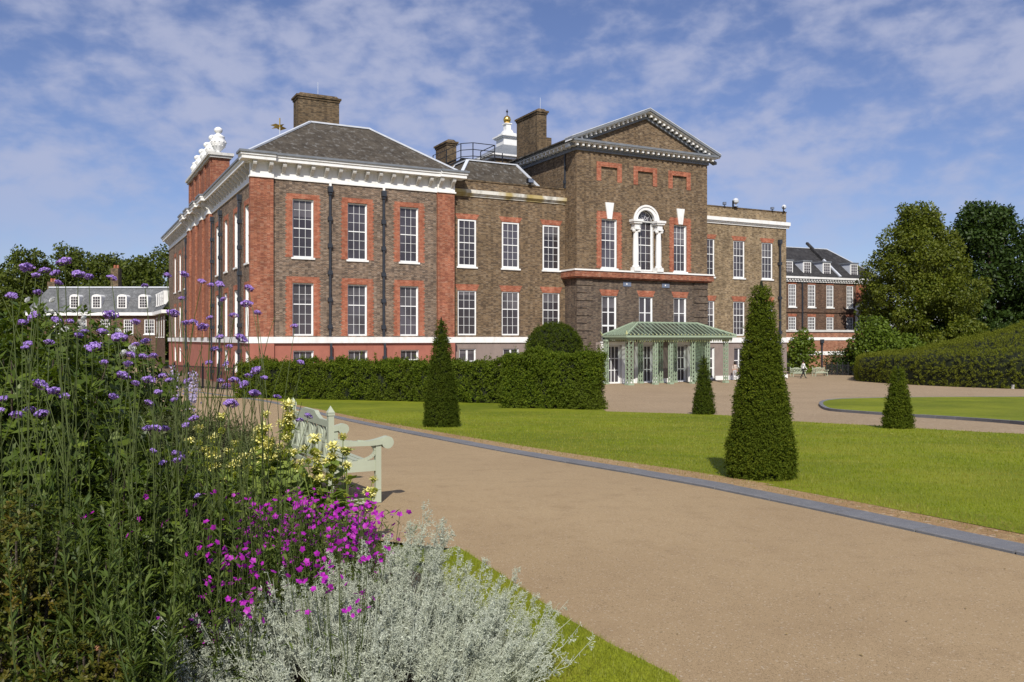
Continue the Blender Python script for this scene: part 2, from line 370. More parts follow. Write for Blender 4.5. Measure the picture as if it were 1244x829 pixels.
def strip(name, line, w0, w1, z0, z1, mat, kind='structure'):
    """kerb-like swept box between offsets w0..w1 to the left of the line"""
    mb = MB(); A_, B_ = offset(line, w0), offset(line, w1); n = len(line)
    for i in range(n):
        for (x, y), z in ((A_[i], z0), (A_[i], z1), (B_[i], z1), (B_[i], z0)): mb.v.append((x, y, gz(line[i][1]) + z))
    for i in range(n - 1):
        for k in range(4): mb.f.append([4 * i + k, 4 * i + (k + 1) % 4, 4 * i + 4 + (k + 1) % 4, 4 * i + 4 + k]); mb.m.append(0)
    mb.f += [[0, 1, 2, 3], [4 * n - 1, 4 * n - 2, 4 * n - 3, 4 * n - 4]]; mb.m += [0, 0]
    o = mb.build(name, mat); o['kind'] = kind; return o

def kerbstones(name, line, w0, w1, z0, z1, mat, ln=.9):
    """a run of separate kerb stones with open joints, all one kerb"""
    pts = [Vector((*p, 0)) for p in line]; cum = [0]
    for p, q in zip(pts, pts[1:]): cum.append(cum[-1] + (q - p).length)
    def pos(t):
        for k in range(len(pts) - 1):
            if t <= cum[k + 1] or k == len(pts) - 2:
                f = (t - cum[k]) / max(1e-6, cum[k + 1] - cum[k]); u_ = (pts[k + 1] - pts[k]).normalized(); return pts[k].lerp(pts[k + 1], f), Vector((-u_.y, u_.x, 0))
    mb = MB(); t = 0
    while t + ln < cum[-1]:
        (a, na), (b, nb_) = pos(t + .011), pos(t + ln - .011); dz = random.uniform(-.004, .004); i0 = len(mb.v)
        for (p, nn) in ((a, na), (b, nb_)):
            for w_, z in ((w0, z0), (w0, z1 - .008), (w0 + math.copysign(.008, w1 - w0), z1), (w1, z1), (w1, z0)): q = p + nn * w_; mb.v.append((q.x, q.y, gz(p.y) + z + (dz if z > z0 else 0)))
        for k in range(5): mb.f.append([i0 + k, i0 + (k + 1) % 5, i0 + 5 + (k + 1) % 5, i0 + 5 + k]); mb.m.append(0)
        mb.f += [[i0 + k for k in range(5)], [i0 + 9 - k for k in range(5)]]; mb.m += [0, 0]; t += ln
    o = mb.build(name, mat); o['kind'] = 'structure'; return o
kpx = [(1244, 681), (1120, 648), (1000, 617), (800, 587), (689, 562), (560, 539.5), (496, 529), (416, 510), (345, 493.5), (285, 483)]
kl = [at(*p) for p in kpx]
# the path edge is a gentle curve; keep it smooth by fitting a cubic through the measured points
kx = np.polyfit([p[1] for p in kl], [p[0] for p in kl], 4)
ys = list(np.linspace(6.3, kl[-1][1], 60))
kl = [(float(np.polyval(kx, y)), float(y)) for y in ys]
slope0 = (kl[1][0] - kl[0][0]) / (kl[1][1] - kl[0][1])
kl = [(kl[0][0] + slope0 * (y - kl[0][1]), y) for y in (-12., 0., 3., 5.)] + kl
tl = Vector((kl[-1][0] - kl[-2][0], kl[-1][1] - kl[-2][1])).normalized()
kl += [(kl[-1][0] + tl.x * k, kl[-1][1] + tl.y * k) for k in (6, 14)]

ground = sheet('ground', [(-900, -20), (900, -20), (900, 1500), (-900, 1500)], -.02, m_field)
sheet('forecourt', [(-28, 28), (45, 13), (75, 30), (75, 112), (-90, 135), (-45, 62)], 0.0, m_fore)
pathL = [at(262, 476), at(300, 520), at(352, 590), at(430, 640), at(555, 668), at(600, 697), at(680, 752), at(740, 788), at(820, 829)]
pathL = [kl[-1], (kl[-1][0] - 6, kl[-1][1] + 1)] + [(-13.2, 32), (-5.2, 14.5), (-2.6, 8.8), (-1.75, 7.4)] + pathL[4:] + [(.95, 3.2), (1.3, 0), (1.5, -12)]
path = sheet('path', kl + pathL, .006, m_path)
kerbstones('kerb', kl, -.02, -.31, -.1, .030, m_kerb)
strip('soil_strip', kl, -.313, -.74, -.1, .026, m_soil)
lb = [at(*p) for p in ((1244, 529), (1120, 522.5), (1070, 519), (960, 513), (884, 506), (820, 503.5), (737, 501))]
lb = smoothline([(14, 19.4)] + lb)
lawn_edge = offset(kl, -.64)
lawn = sheet('lawn', [p for p in lawn_edge if p[1] < 52] + [(-20, 50), (-2, 46), (4.0, 40)] + lb[::-1] + [(40, 14), (40, -12)], .035, m_lawn)
# roundabout lawn with its dark kerb
rb = [at(*p) for p in ((1290, 521), (1244, 516), (1180, 511), (1100, 506), (1035, 501.5), (1010, 499), (1000, 494), (1001, 490), (1012, 487.5), (1040, 486), (1120, 484.5), (1244, 484), (1330, 484))]
rl = smoothline(rb)
sheet('lawn', rl + [(52, 40)], .09, m_lawn)
kerbstones('kerb', rl, -.02, .16, -.1, .10, m_kerb)
bl = [(-1.75, 7.4)] + pathL[6:]
bed = sheet('flower_bed_soil', [(-1.70, 7.3), (-.68, 6.1), (-.2, 5.4), (.1, 3.2), (.2, -4), (-5.5, -4), (-8.5, 12), (-8.2, 20), (-5.3, 14.4), (-2.7, 8.7)], .008, m_earth)
sheet('lawn', [(-5.6, -4), (-8.6, 12), (-8.3, 20), (-13.4, 31.5), (-30, 38), (-60, 38), (-60, -12), (-5.6, -12)], .004, m_lawn)
verge = sheet('lawn', pathL[6:] + [(-.1, -12), (-.05, 3.2), (-.5, 6.1), (-.72, 6.35)], .03, m_lawn)

# ---------------------------------------------------------------- the palace
U = (0.886302, 0.463108); AX, AY = -18.6248, 61.0497
ROT = math.atan2(U[1], U[0])
pal = thing('brick_palace', 'large brown and red brick palace with slate roofs, white cornice and central pediment', 'palace', (AX, AY, 0), ROT)
def FR(vp): return lambda a, o, z: (a, vp - o, z)          # a plane facing the garden: along, outwards, up
def SD(up): return lambda a, o, z: (up - o, a, z)          # a plane facing left
def toworld(u, v): return (AX + u * U[0] - v * U[1], AY + u * U[1] + v * U[0])

def wall(name, P, a0, a1, z0, z1, holes, mat, depth=.3, mi=0):
    mb = MB(P)
    xs = sorted({a0, a1, *[h[0] for h in holes], *[h[1] for h in holes]}); zs = sorted({z0, z1, *[h[2] for h in holes], *[h[3] for h in holes]})
    xs = [x for x in xs if a0 <= x <= a1]; zs = [z for z in zs if z0 <= z <= z1]
    for x0, x1 in zip(xs, xs[1:]):
        for y0, y1 in zip(zs, zs[1:]):
            cx_, cz_ = (x0 + x1) / 2, (y0 + y1) / 2
            if any(h[0] < cx_ < h[1] and h[2] < cz_ < h[3] for h in holes): continue
            mb.face([(x0, 0, y0), (x1, 0, y0), (x1, 0, y1), (x0, 0, y1)])
    for h in holes:
        b0, b1, c0, c1 = h[:4]
        mb.face([(b0, 0, c0), (b0, -depth, c0), (b0, -depth, c1), (b0, 0, c1)]); mb.face([(b1, 0, c0), (b1, 0, c1), (b1, -depth, c1), (b1, -depth, c0)])
        mb.face([(b0, 0, c1), (b0, -depth, c1), (b1, -depth, c1), (b1, 0, c1)]); mb.face([(b0, 0, c0), (b1, 0, c0), (b1, -depth, c0), (b0, -depth, c0)])
    return mb.build(name, mat, pal)

def window(P, a0, a1, z0, z1, cols=3, rows=6, rail=.5, sill=True, surround=None, lintel=None, depth=.22, fw=.10, parent=None, mats=None, keyed=False, mun=.024, wname='window', blind=0, open_=0):
    par = parent or pal; e = .003
    mb = MB(P); o0 = -depth
    mb.box(a0 + e, a0 + fw, o0 - .05, o0 + .03, z0 + e, z1 - e); mb.box(a1 - fw, a1 - e, o0 - .05, o0 + .03, z0 + e, z1 - e)
    mb.box(a0 + fw, a1 - fw, o0 - .05, o0 + .03, z1 - fw, z1 - e); mb.box(a0 + fw, a1 - fw, o0 - .05, o0 + .03, z0 + e, z0 + fw * 1.2)
    mb.box(a0 + e, a0 + .02, o0 + .03, -.045, z0 + e, z1 - e); mb.box(a1 - .02, a1 - e, o0 + .03, -.045, z0 + e, z1 - e)   # painted linings
    i0, i1, j0, j1 = a0 + fw, a1 - fw, z0 + fw * 1.2, z1 - fw
    zr = j0 + (j1 - j0) * rail
    if rail: mb.box(i0, i1, o0 - .035, o0 + .012, zr - .035, zr + .035)
    for c in range(1, cols):
        x = i0 + (i1 - i0) * c / cols; mb.box(x - mun / 2, x + mun / 2, o0 - .035, o0 + .004, j0, j1)
    nl = round(rows * (rail or 1)); nu = rows - nl
    for k in range(1, nl): z = j0 + (zr - j0 if rail else j1 - j0) * k / nl; mb.box(i0, i1, o0 - .034, o0 + .0, z - mun / 2, z + mun / 2)
    if rail:
        for k in range(1, nu): z = zr + (j1 - zr) * k / nu; mb.box(i0, i1, o0 - .034, o0 + .0, z - mun / 2, z + mun / 2)
    wo = mb.build(wname, m_trim, par)
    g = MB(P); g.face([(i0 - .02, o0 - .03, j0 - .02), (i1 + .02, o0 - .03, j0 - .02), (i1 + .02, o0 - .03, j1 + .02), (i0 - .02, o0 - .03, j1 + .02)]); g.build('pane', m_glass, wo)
    if sill:
        s_ = MB(P); s_.box(a0 - .10, a1 + .10, -depth + .03, .10, z0 - .14, z0); s_.build('sill', m_white, wo)
    if surround:
        s_ = MB(P); x, t = surround; b = z0 - .0; k = .018
        s_.box(a0 - x, a0, 0.002, k, b, z1); s_.box(a1, a1 + x, 0.002, k, b, z1)
        s_.box(a0 - x, a1 + x, 0.002, k, z1, z1 + t)
        z = b
        while z < z1 + t - .3:                          # toothed edge of the rubbed brick
            s_.box(a0 - x - .085, a0 - x, .002, k, z, z + .15); s_.box(a1 + x, a1 + x + .085, .002, k, z, z + .15); z += .30
        s_.build('brick_surround', m_redlintel, wo)
    if lintel:
        s_ = MB(P); x, t = lintel; s_.prism([(a0 - .03, .002, z1), (a1 + .03, .002, z1), (a1 + x, .002, z1 + t), (a0 - x, .002, z1 + t)], (0, .016, 0)); s_.build('lintel', m_redlintel, wo)
    return wo
def opening(w_): return (w_[0], w_[1], w_[2], w_[3])

# --- the corner pavilion (red dressings, white bracketed cornice)
UE = 15.77; SU = .45; VE = 57.0
cols3 = [(3.02, 4.55), (7.13, 8.64), (11.26, 12.78)]
hol = [(a, b, 9.85, 14.12) for a, b in cols3] + [(a, b, 4.14, 8.0) for a, b in cols3]
P0 = FR(0)
wall('wall', P0, SU, UE, 4.05, 15.5, [h if h[2] > 4.2 else (h[0], h[1], 4.14, h[3]) for h in hol], m_purple)
for a, b in cols3:
    window(P0, a, b, 9.85, 14.12, 3, 6, .5, True, (.44, .36)); window(P0, a, b, 4.14, 8.0, 3, 5, .6, False, (.44, .45))
hb = [(a + .04, b, 1.5, 3.06) for a, b in cols3]
wall('base_wall', FR(-.06), SU, UE + .06, -.6, 3.6, hb, m_stuccor)
for h in hb: window(FR(-.06), *h, 3, 2, .5, False, depth=.25)
mb = MB(); mb.box(-.26, UE + .12, -.26, 0.3, 3.6, 4.05); mb.box(SU - .15, SU + .2, .3, VE, 3.6, 4.05); mb.build('string_course', m_white, pal)
for a, b in ((0., 1.62), (14.32, UE)):
    mb = MB(); mb.box(a, b, -.20, .30, 4.05, 15.46); mb.build('pilaster', m_red, pal)
    mb = MB(); mb.box(a - .04, b + .04, -.23, .30, -.6, 3.6); mb.build('pilaster_base', m_stuccor, pal)
# cornice along the garden front and along the side
def cornice(P, a0, a1, off, ends=(0, 0), z=15.42):
    """frieze, corona and gutter as one run at an outward offset"""
    mb = MB(P); e0, e1 = ends
    mb.box(a0 - .08 * e0, a1 + .08 * e1, -.2, off + .10, z, z + .12)
    mb.box(a0, a1, -.2, off + .03, z + .12, z + 1.12)
    mb.box(a0 - .12 * e0, a1 + .12 * e1, -.2, off + .14, z + 1.02, z + 1.14)
    mb.box(a0 - .72 * e0, a1 + .72 * e1, -.2, off + .74, z + 1.14, z + 1.40)
    mb.box(a0 - .80 * e0, a1 + .80 * e1, -.2, off + .82, z + 1.40, z + 1.56)
    mb.mi = 1
    mb.box(a0 - .90 * e0, a1 + .90 * e1, -.3, off + .92, z + 1.56, z + 1.72)
    return mb.build('cornice', [m_white, m_lead], pal)
def bracket(P, a, off, z=15.42):
    mb = MB(P); w2 = .13
    prof = [(0, .45), (.10, .45), (.16, .55), (.30, .66), (.52, .82), (.58, .95), (.54, 1.04), (.60, 1.13), (0, 1.13)]
    mb.prism([(a - w2, off + .03 + q, z + r) for q, r in prof], (2 * w2, 0, 0)); mb.build('bracket', m_stone, pal)
cornice(P0, 0.0, 1.64, .2, (1, 0)); cornice(P0, 1.64, 14.32, .0); cornice(P0, 14.32, UE + .02, .2, (0, 1))
for a in (.22, 1.36): bracket(P0, a, .2)
for a in (14.52, 15.52): bracket(P0, a, .2)
for k in range(12): bracket(P0, 2.35 + k * (13.7 - 2.35) / 11, 0)
PS = SD(SU)
scols = [(2.75, 4.25), (7.35, 8.85), (12.1, 13.6), (16.6, 18.1), (39.3, 40.9), (44.2, 45.8), (49.2, 50.8)]
hs = [(a, b, 9.6, 13.95) for a, b in scols] + [(a, b, 4.1, 7.8) for a, b in scols]
wall('side_wall', PS, .3, VE, 4.05, 15.5, hs, m_purple)
for a, b in scols:
    window(PS, a, b, 9.6, 13.95, 3, 6, .5, True, (.44, .4), depth=.2); window(PS, a, b, 4.1, 7.8, 3, 5, .6, False, (.44, .4), depth=.2)
hs = [(a, b, 1.2, 3.0) for a, b in scols]
wall('side_base_wall', PS, .3, VE, -.6, 3.6, hs, m_stuccor)
for h in hs: window(PS, *h, 3, 2, .5, False, depth=.2)
pils = [20.2, 24.6, 29.6, 34.0]
mb = MB(PS); mb.box(20.2, 36.4, 0, .12, 4.05, 15.46); mb.build('centre_wall', m_red, pal)
cornice(PS, .30, 20.2, .0)
for i, a in enumerate(pils):
    mb = MB(PS); mb.box(a, a + 2.0, .12, .34, 4.05, 15.46); mb.build('pilaster', m_red, pal)
    cornice(PS, a, a + 2.0, .34, (.35, .35))
    for q in (.4, 1.6): bracket(PS, a + q, .34)
    if i < 3: cornice(PS, a + 2.0, pils[i + 1], .12)
cornice(PS, 36.0, VE, .0, (0, 1))
for k in range(15): bracket(PS, 1.2 + k * 1.3, 0)
for k in range(16): bracket(PS, 37.0 + k * 1.25, 0)
# attic with urns
mb = MB(); mb.box(SU - .12, SU + 1.45, 19.8, 35.6, 17.1, 20.55); mb.build('attic_wall', m_red, pal)
for k in range(5): mb = MB(); mb.box(SU - .24, SU - .12, 20.0 + k * 3.6, 20.9 + k * 3.6, 17.1, 20.55); mb.build('attic_pier', m_red, pal)
mb = MB(); mb.box(SU - .34, SU + 1.62, 19.55, 35.85, 20.55, 20.75); mb.box(SU - .5, SU + 1.78, 19.4, 36.0, 20.75, 21.0); mb.build('attic_coping', m_stone, pal)
ume = MB()
ume.lathe([(.0, 0), (.62, .0), (.62, .16), (.40, .22), (.22, .42), (.34, .55), (.70, .95), (.88, 1.35), (.86, 1.7), (.66, 2.0), (.74, 2.1), (.70, 2.2), (.42, 2.38), (.24, 2.5), (.26, 2.6), (.42, 2.72), (.48, 2.92), (.42, 3.12), (.22, 3.26), (0, 3.3)], n=16)
for k in range(12):                                     # carved swags and masks round the bowl
    an = 2 * math.pi * k / 12
    for (r_, z_, s_) in ((.86, 1.5, .11), (.72, 1.05, .10)):
        a2 = an + z_; c_ = (r_ * math.cos(a2), r_ * math.sin(a2), z_); ume.lathe([(0, -s_), (s_ * .8, -s_ * .5), (s_, 0), (s_ * .8, s_ * .5), (0, s_)], c_, 6)
umesh = ume.mesh('urn', True)
for k in range(5):
    o = obj('urn', umesh, m_white, pal, (SU + .62, 20.9 + k * 3.45, 21.0)); o.scale = (.80, .80, .80); o.rotation_euler = (0, 0, k * 1.1)
# pipes
def pipe(P, a, z0, z1, off=.11, hop=True, ev=2.0):
    mb = MB(P); r = .075
    mb.box(a - r, a + r, off - r, off + r, z0, z1)
    if hop: mb.box(a - .17, a + .17, .02, .34, z1, z1 + .42); mb.box(a - .12, a + .12, .02, .26, z1 - .18, z1)
    z = z0 + .6
    while z < z1 - .3: mb.box(a - .16, a + .16, .003, off + .115, z, z + .30); z += ev
    return mb.build('downpipe', m_pipe, pal)
for a in (5.76, 9.91): pipe(P0, a, 4.06, 14.75); pipe(FR(-.28), a, -.3, 3.58, hop=False)
mb = MB(P0)
for a in (5.76, 9.91): mb.box(a - .08, a + .08, .1, .24, 15.2, 15.54)
mb.build('downpipe', m_white, pal)
for a in (5.7, 14.9, 19.4, 38.0): pipe(PS, a, .2, 14.6, off=.22)
# hipped slate roof of the corner pavilion
rt = MB(); z0, z1 = 17.05, 21.1
b_ = [(-.35, -.6), (UE + .45, -.6), (UE + .45, 17.5), (-.35, 17.5)]; t_ = [(5.65, 5.2), (10.55, 5.2), (10.55, 11.0), (5.65, 11.0)]
for i in range(4):
    j = (i + 1) % 4; rt.face([(*b_[i], z0), (*b_[j], z0), (*t_[j], z1), (*t_[i], z1)])
rt.face([(*p, z1) for p in t_]); rf = rt.build('roof', m_slate, pal)
hp = MB()
for i in range(4): hp.bar((*b_[i], z0 + .04), (*t_[i], z1 + .06), .26, .12); hp.bar((*t_[i], z1 + .05), (*t_[(i + 1) % 4], z1 + .05), .26, .12)
hp.build('hip_flashing', m_leadw, rf)
mb = MB(); mb.box(SU + .1, UE, 12, VE - .3, 16.0, 17.0); mb.build('flat_roof', m_lead, pal)
def chimney(u0, u1, v0, v1, z0, z1, rod=False):
    mb = MB(); mb.box(u0, u1, v0, v1, z0, z1); c = mb.build('chimney', m_chim, pal)
    k = MB(); k.box(u0 - .07, u1 + .07, v0 - .07, v1 + .07, z1 - .3, z1 - .12); k.box(u0 - .16, u1 + .16, v0 - .16, v1 + .16, z1 - .12, z1 + .04)
    k.prism([(u0, v0, z1 + .04), (u1, v0, z1 + .04), (u1 - .2, v0 + .1, z1 + .24), (u0 + .2, v0 + .1, z1 + .24)], (0, v1 - v0 - .3, 0)); k.build('chimney_cap', m_chim, c)
    if rod: q = MB(); q.tube([((u0 + u1) / 2, v0 + .3, z1), ((u0 + u1) / 2, v0 + .3, z1 + 1.3)], .02, 5); q.build('lightning_rod', m_leadw, c)
chimney(5.6, 9.1, 9.0, 10.6, 17, 24.3, True)
chimney(19.05, 20.0, 9.0, 11.6, 16, 21.8)
chimney(26.75, 27.75, 6.0, 10.0, 19, 24.85, True)
mb = MB(); mb.box(27.753, 28.3, 6.05, 8.5, 19, 22.5); mb.build('chimney', m_chim, pal)

# --- the left wing
P1 = FR(.5); WE = 26.6
c1 = [(16.36, 18.0), (20.33, 21.95), (24.2, 25.86)]
hol = [(a, b, 9.75, 13.58) for a, b in c1] + [(a, b, 4.2, 7.82) for a, b in c1]
wall('wall', P1, UE, WE, 3.6, 16.7, hol, m_brown)
hb = [(a + .1, b - .05, 1.5, 3.12) for a, b in c1[:2]]
wall('base_wall', FR(.46), UE, WE, -.6, 3.58, hb, m_stucco)
for i, (a, b) in enumerate(c1):
    window(P1, a, b, 9.75, 13.58, 3, 6, .5, True, None, (.27, .42), depth=.06, fw=.14); window(P1, a, b, 4.2, 7.82, 3, 5, .6, i == 9, None, (.27, .5), depth=.10)
for h in hb: window(FR(.46), *h, 2, 2, .35, False, depth=.16, mun=.16)
mb = MB(P1); mb.box(UE, WE, 0.0, .16, 3.6, 4.06); mb.build('string_course', m_white, pal)
def moulding(P, a0, a1, z0, zt, off, mat, nm='string_course'):
    mb = MB(P); h = zt - z0
    mb.box(a0, a1, 0, off * .3, z0, z0 + h * .22); mb.box(a0, a1, 0, off * .6, z0 + h * .22, z0 + h * .42)
    mb.prism([(a0, 0, z0 + h * .42), (a0, off, z0 + h * .42), (a0, off, zt - .05), (a0, 0, zt)], (a1 - a0, 0, 0)); return mb.build(nm, mat, pal)
def lichen():
    g = G('lichened_stone'); n = g.noise(1.2, 5, .65, sc=(1, 1, .4)); n2 = g.noise(.35, 3, .5)
    c = g.mix(g.rng(n, .46, .68), (.66, .64, .58), (.24, .23, .19)); c = g.mix(g.rng(n2, .53, .62, 0, .8), c, (.38, .28, .07)); g.base(c); return g.set(.85, .1)
m_lichen = lichen()
moulding(P1, UE, WE + .1, 15.42, 16.0, .30, m_lichen)
mb = MB(P1); mb.box(UE, WE, -.45, -.3, 16.0, 16.72); mb.box(UE, WE, -.5, .06, 16.70, 16.80); mb.build('parapet', m_chim, pal)
mb = MB(); mb.box(UE, 26.4, .96, 12, 15.5, 16.3); mb.build('flat_roof', m_lead, pal)
rt = MB(); b_ = [(16.6, 1.6), (25.3, 1.6), (25.3, 10), (16.6, 10)]; t_ = [(19.3, 5), (24.1, 5), (24.1, 7.5), (19.3, 7.5)]; z0, z1 = 16.3, 19.35
for i in range(4): j = (i + 1) % 4; rt.face([(*b_[i], z0), (*b_[j], z0), (*t_[j], z1), (*t_[i], z1)])
rt.face([(*p, z1) for p in t_]); rf = rt.build('roof', m_slate, pal); hp = MB()
for i in range(4): hp.bar((*b_[i], z0 + .04), (*t_[i], z1 + .05), .28, .1); hp.bar((*t_[i], z1 + .05), (*t_[(i + 1) % 4], z1 + .05), .3, .1)
hp.build('hip_flashing', m_leadw, rf)
# roof walkway rail, lead roof and white cupola behind
mb = MB(); rp = [(17.3, 8.0, 18.9), (20.0, 8.0, 20.25), (21.2, 8.0, 20.45), (23.4, 8.0, 20.45), (23.4, 11, 20.45)]
for p, q in zip(rp, rp[1:]):
    for h in (.05, .65, 1.25): mb.bar((p[0], p[1], p[2] + h), (q[0], q[1], q[2] + h), .06)
for p in rp + [(18.6, 8, 19.55), (24.4, 8.4, 19.9), (25.6, 8.4, 19.4)]: mb.bar((p[0], p[1], p[2] - .9), (p[0], p[1], p[2] + 1.25), .07)
mb.bar((17.3, 8.0, 18.6), (20.0, 8.0, 20.0), .5, .18); mb.bar((20., 8.0, 20.1), (23.4, 8.0, 20.1), .6, .14)
mb.build('roof_railing', m_iron, pal)
mb = MB(); mb.box(32.6, 39.4, 26.6, 33.4, 16, 24.9); tw = mb.build('clock_tower', m_chim, pal)
mb = MB(); mb.box(32.3, 39.7, 26.3, 33.7, 24.9, 25.2); mb.box(32.0, 40.0, 26.0, 34.0, 25.2, 25.4); mb.build('cornice', m_white, tw)
mb = MB()
for i, (p, q) in enumerate((((32.0, 26.0), (40.0, 26.0)), ((40.0, 26.0), (40.0, 34.0)), ((40.0, 34.0), (32.0, 34.0)), ((32.0, 34.0), (32.0, 26.0)))):
    ins = lambda c: (36.0 + (c[0] - 36.0) * .28, 30 + (c[1] - 30) * .28); mb.face([(*p, 25.4), (*q, 25.4), (*ins(q), 27.2), (*ins(p), 27.2)])
mb.build('roof', m_lead, tw)
mb = MB()
mb.box(35.05, 37.0, 29.0, 31.0, 26.8, 28.1); mb.box(34.85, 37.2, 28.8, 31.2, 28.1, 28.25); mb.box(34.7, 37.35, 28.65, 31.35, 28.25, 28.42); mb.box(35.2, 36.85, 29.15, 30.85, 28.42, 28.75)
mb.prism([(35.4, 29.4, 28.75), (36.65, 29.4, 28.75), (36.38, 29.4, 29.2), (35.66, 29.4, 29.2)], (0, 1.2, 0)); mb.box(35.72, 36.33, 29.6, 30.4, 29.2, 29.9); mb.box(35.6, 36.45, 29.5, 30.5, 29.9, 30.02)
cu = mb.build('cupola', m_white, pal)
mb = MB(); mb.lathe([(0.01, -.5), (.2, -.46), (.38, -.3), (.48, 0), (.38, .3), (.2, .46), (.01, .5)], (36.02, 30, 30.5), 18); mb.build('gold_ball', m_gold, cu, smooth=True)
mb = MB(); mb.tube([(36.02, 30, 31), (36.02, 30, 31.75)], .05, 6); mb.box(35.9, 36.14, 29.96, 30.04, 31.4, 31.6); mb.build('finial', m_iron, cu)
# gilded weather vane behind the side of the pavilion roof
wv = MB(); wx, wy = 5.2, 14.0; wz = 22.6
wv.tube([(wx, wy, 17), (wx, wy, wz + .5)], .04, 6); wv.build('vane_rod', m_leadw, pal)
wv = MB(); wv.prism([(wx - .70, wy, wz - .20), (wx - .25, wy, wz - .12), (wx + .08, wy, wz - .28), (wx + .60, wy, wz - .05), (wx + .2, wy, wz + .10), (wx + .4, wy, wz + .32), (wx - .08, wy, wz + .2), (wx - .35, wy, wz + .28), (wx - .8, wy, wz + .1), (wx - .42, wy, wz)], (0, .08, 0)); wv.tube([(wx, wy, wz), (wx, wy, wz + .8)], .06, 6)
wv.build('weather_vane', m_gold, pal)

# --- the pedimented centre
P2 = FR(-1.4); CA, CB = 26.4, 40.4; CM = 33.4
c2 = [(28.87, 30.46), (32.7, 34.25), (36.58, 38.02)]
hol = [(c2[0][0], c2[0][1], 9.95, 14.17), (c2[2][0], c2[2][1], 9.92, 14.12), (32.55, 34.36, 9.85, 14.25)]
blind = [(28.84, 30.5, 17.42, 18.60), (32.66, 34.27, 17.40, 18.55), (36.44, 38.02, 17.36, 18.50)]
wall('wall', P2, CA, CB, 9.7, 20.0, hol + [(32.55, 34.36, 14.25, 15.15)] + blind, m_brown, .2)
for h in blind: mb = MB(P2); mb.face([(h[0], -.14, h[2]), (h[1], -.14, h[2]), (h[1], -.14, h[3]), (h[0], -.14, h[3])]); mb.build('blind_window', m_brown, pal)
for a, b, c_, e in blind:
    mb = MB(P2); mb.box(a - .46, a, .002, .03, c_ - .05, e); mb.box(b, b + .46, .002, .03, c_ - .05, e); mb.box(a - .46, b + .46, .002, .03, e, e + .40); mb.build('brick_surround', m_redlintel, pal)
for k in (0, 2):
    window(P2, *hol[0 if k == 0 else 1], 3, 6, .57, True, (.44, .62), depth=.22)
    a = sum(c2[k]) / 2; z = 14.16; mb = MB(P2); mb.prism([(a - .22, .004, z), (a + .22, .004, z), (a + .44, .004, z + 1.4), (a - .44, .004, z + 1.4)], (0, .10, 0)); mb.build('keystone', m_white, pal)
# Venetian window: round-headed sash between columns
window(P2, 32.55, 34.36, 9.85, 14.25, 3, 6, .52, False, None, None, depth=.3, fw=.12)
vc = 33.455
mb = MB(P2); n = 16; r0, r1 = .92, 1.28
def arc(r, z0=14.25): return [(vc + r * math.cos(math.pi * k / n), z0 + r * math.sin(math.pi * k / n)) for k in range(n + 1)]
A_, B_ = arc(r0), arc(r1)
for k in range(n):
    mb.prism([(A_[k][0], -.15, A_[k][1]), (B_[k][0], -.15, B_[k][1]), (B_[k + 1][0], -.15, B_[k + 1][1]), (A_[k + 1][0], -.15, A_[k + 1][1])], (0, .33, 0))
A2, B2 = arc(1.2), arc(1.36)
for k in range(n): mb.prism([(A2[k][0], .18, A2[k][1]), (B2[k][0], .18, B2[k][1]), (B2[k + 1][0], .18, B2[k + 1][1]), (A2[k + 1][0], .18, A2[k + 1][1])], (0, .08, 0))
ar = mb.build('arch', m_white, pal)
mb = MB(P2); C_ = arc(.92)
mb.face([(vc, -.31, 14.25)] + [(x, -.31, z) for x, z in C_]); mb.build('pane', m_glass, ar)
mb = MB(P2); o = -.3
for k in (3, 6, 10, 13): mb.bar((vc, o, 14.25), (vc + .9 * math.cos(math.pi * k / n), o, 14.25 + .9 * math.sin(math.pi * k / n)), .022)
D_ = arc(.48)
for p, q in zip(D_, D_[1:]): mb.bar((p[0], o, p[1]), (q[0], o, q[1]), .022)
for p, q in zip(arc(.86), arc(.86)[1:]): mb.bar((p[0], o, p[1]), (q[0], o, q[1]), .05)
mb.bar((vc - .9, o, 14.25), (vc + .9, o, 14.25), .06); mb.build('fanlight', m_trim, ar)
for s_ in (-1, 1):
    x = vc + s_ * 1.22; mb = MB()
    mb.box(x - .34, x + .34, -1.98, -1.38, 9.78, 10.12); mb.lathe([(.33, 0), (.33, .08), (.27, .16), (.25, .2), (.265, 1.2), (.22, 3.0), (.24, 3.04), (.24, 3.1)], (x, -1.68, 10.12), 16)
    for q in (-.25, .25): mb.lathe([(.0, -.16), (.14, -.12), (.18, 0), (.14, .12), (0, .16)], (x + q, -1.78, 13.3), 10)
    mb.box(x - .33, x + .33, -1.98, -1.38, 13.38, 13.5); mb.box(x - .26, x + .26, -1.92, -1.38, 13.5, 13.9); mb.box(x - .42, x + .42, -2.06, -1.38, 13.9, 14.05); mb.box(x - .5, x + .5, -2.14, -1.38, 14.05, 14.25)
    mb.build('column', m_white, pal)
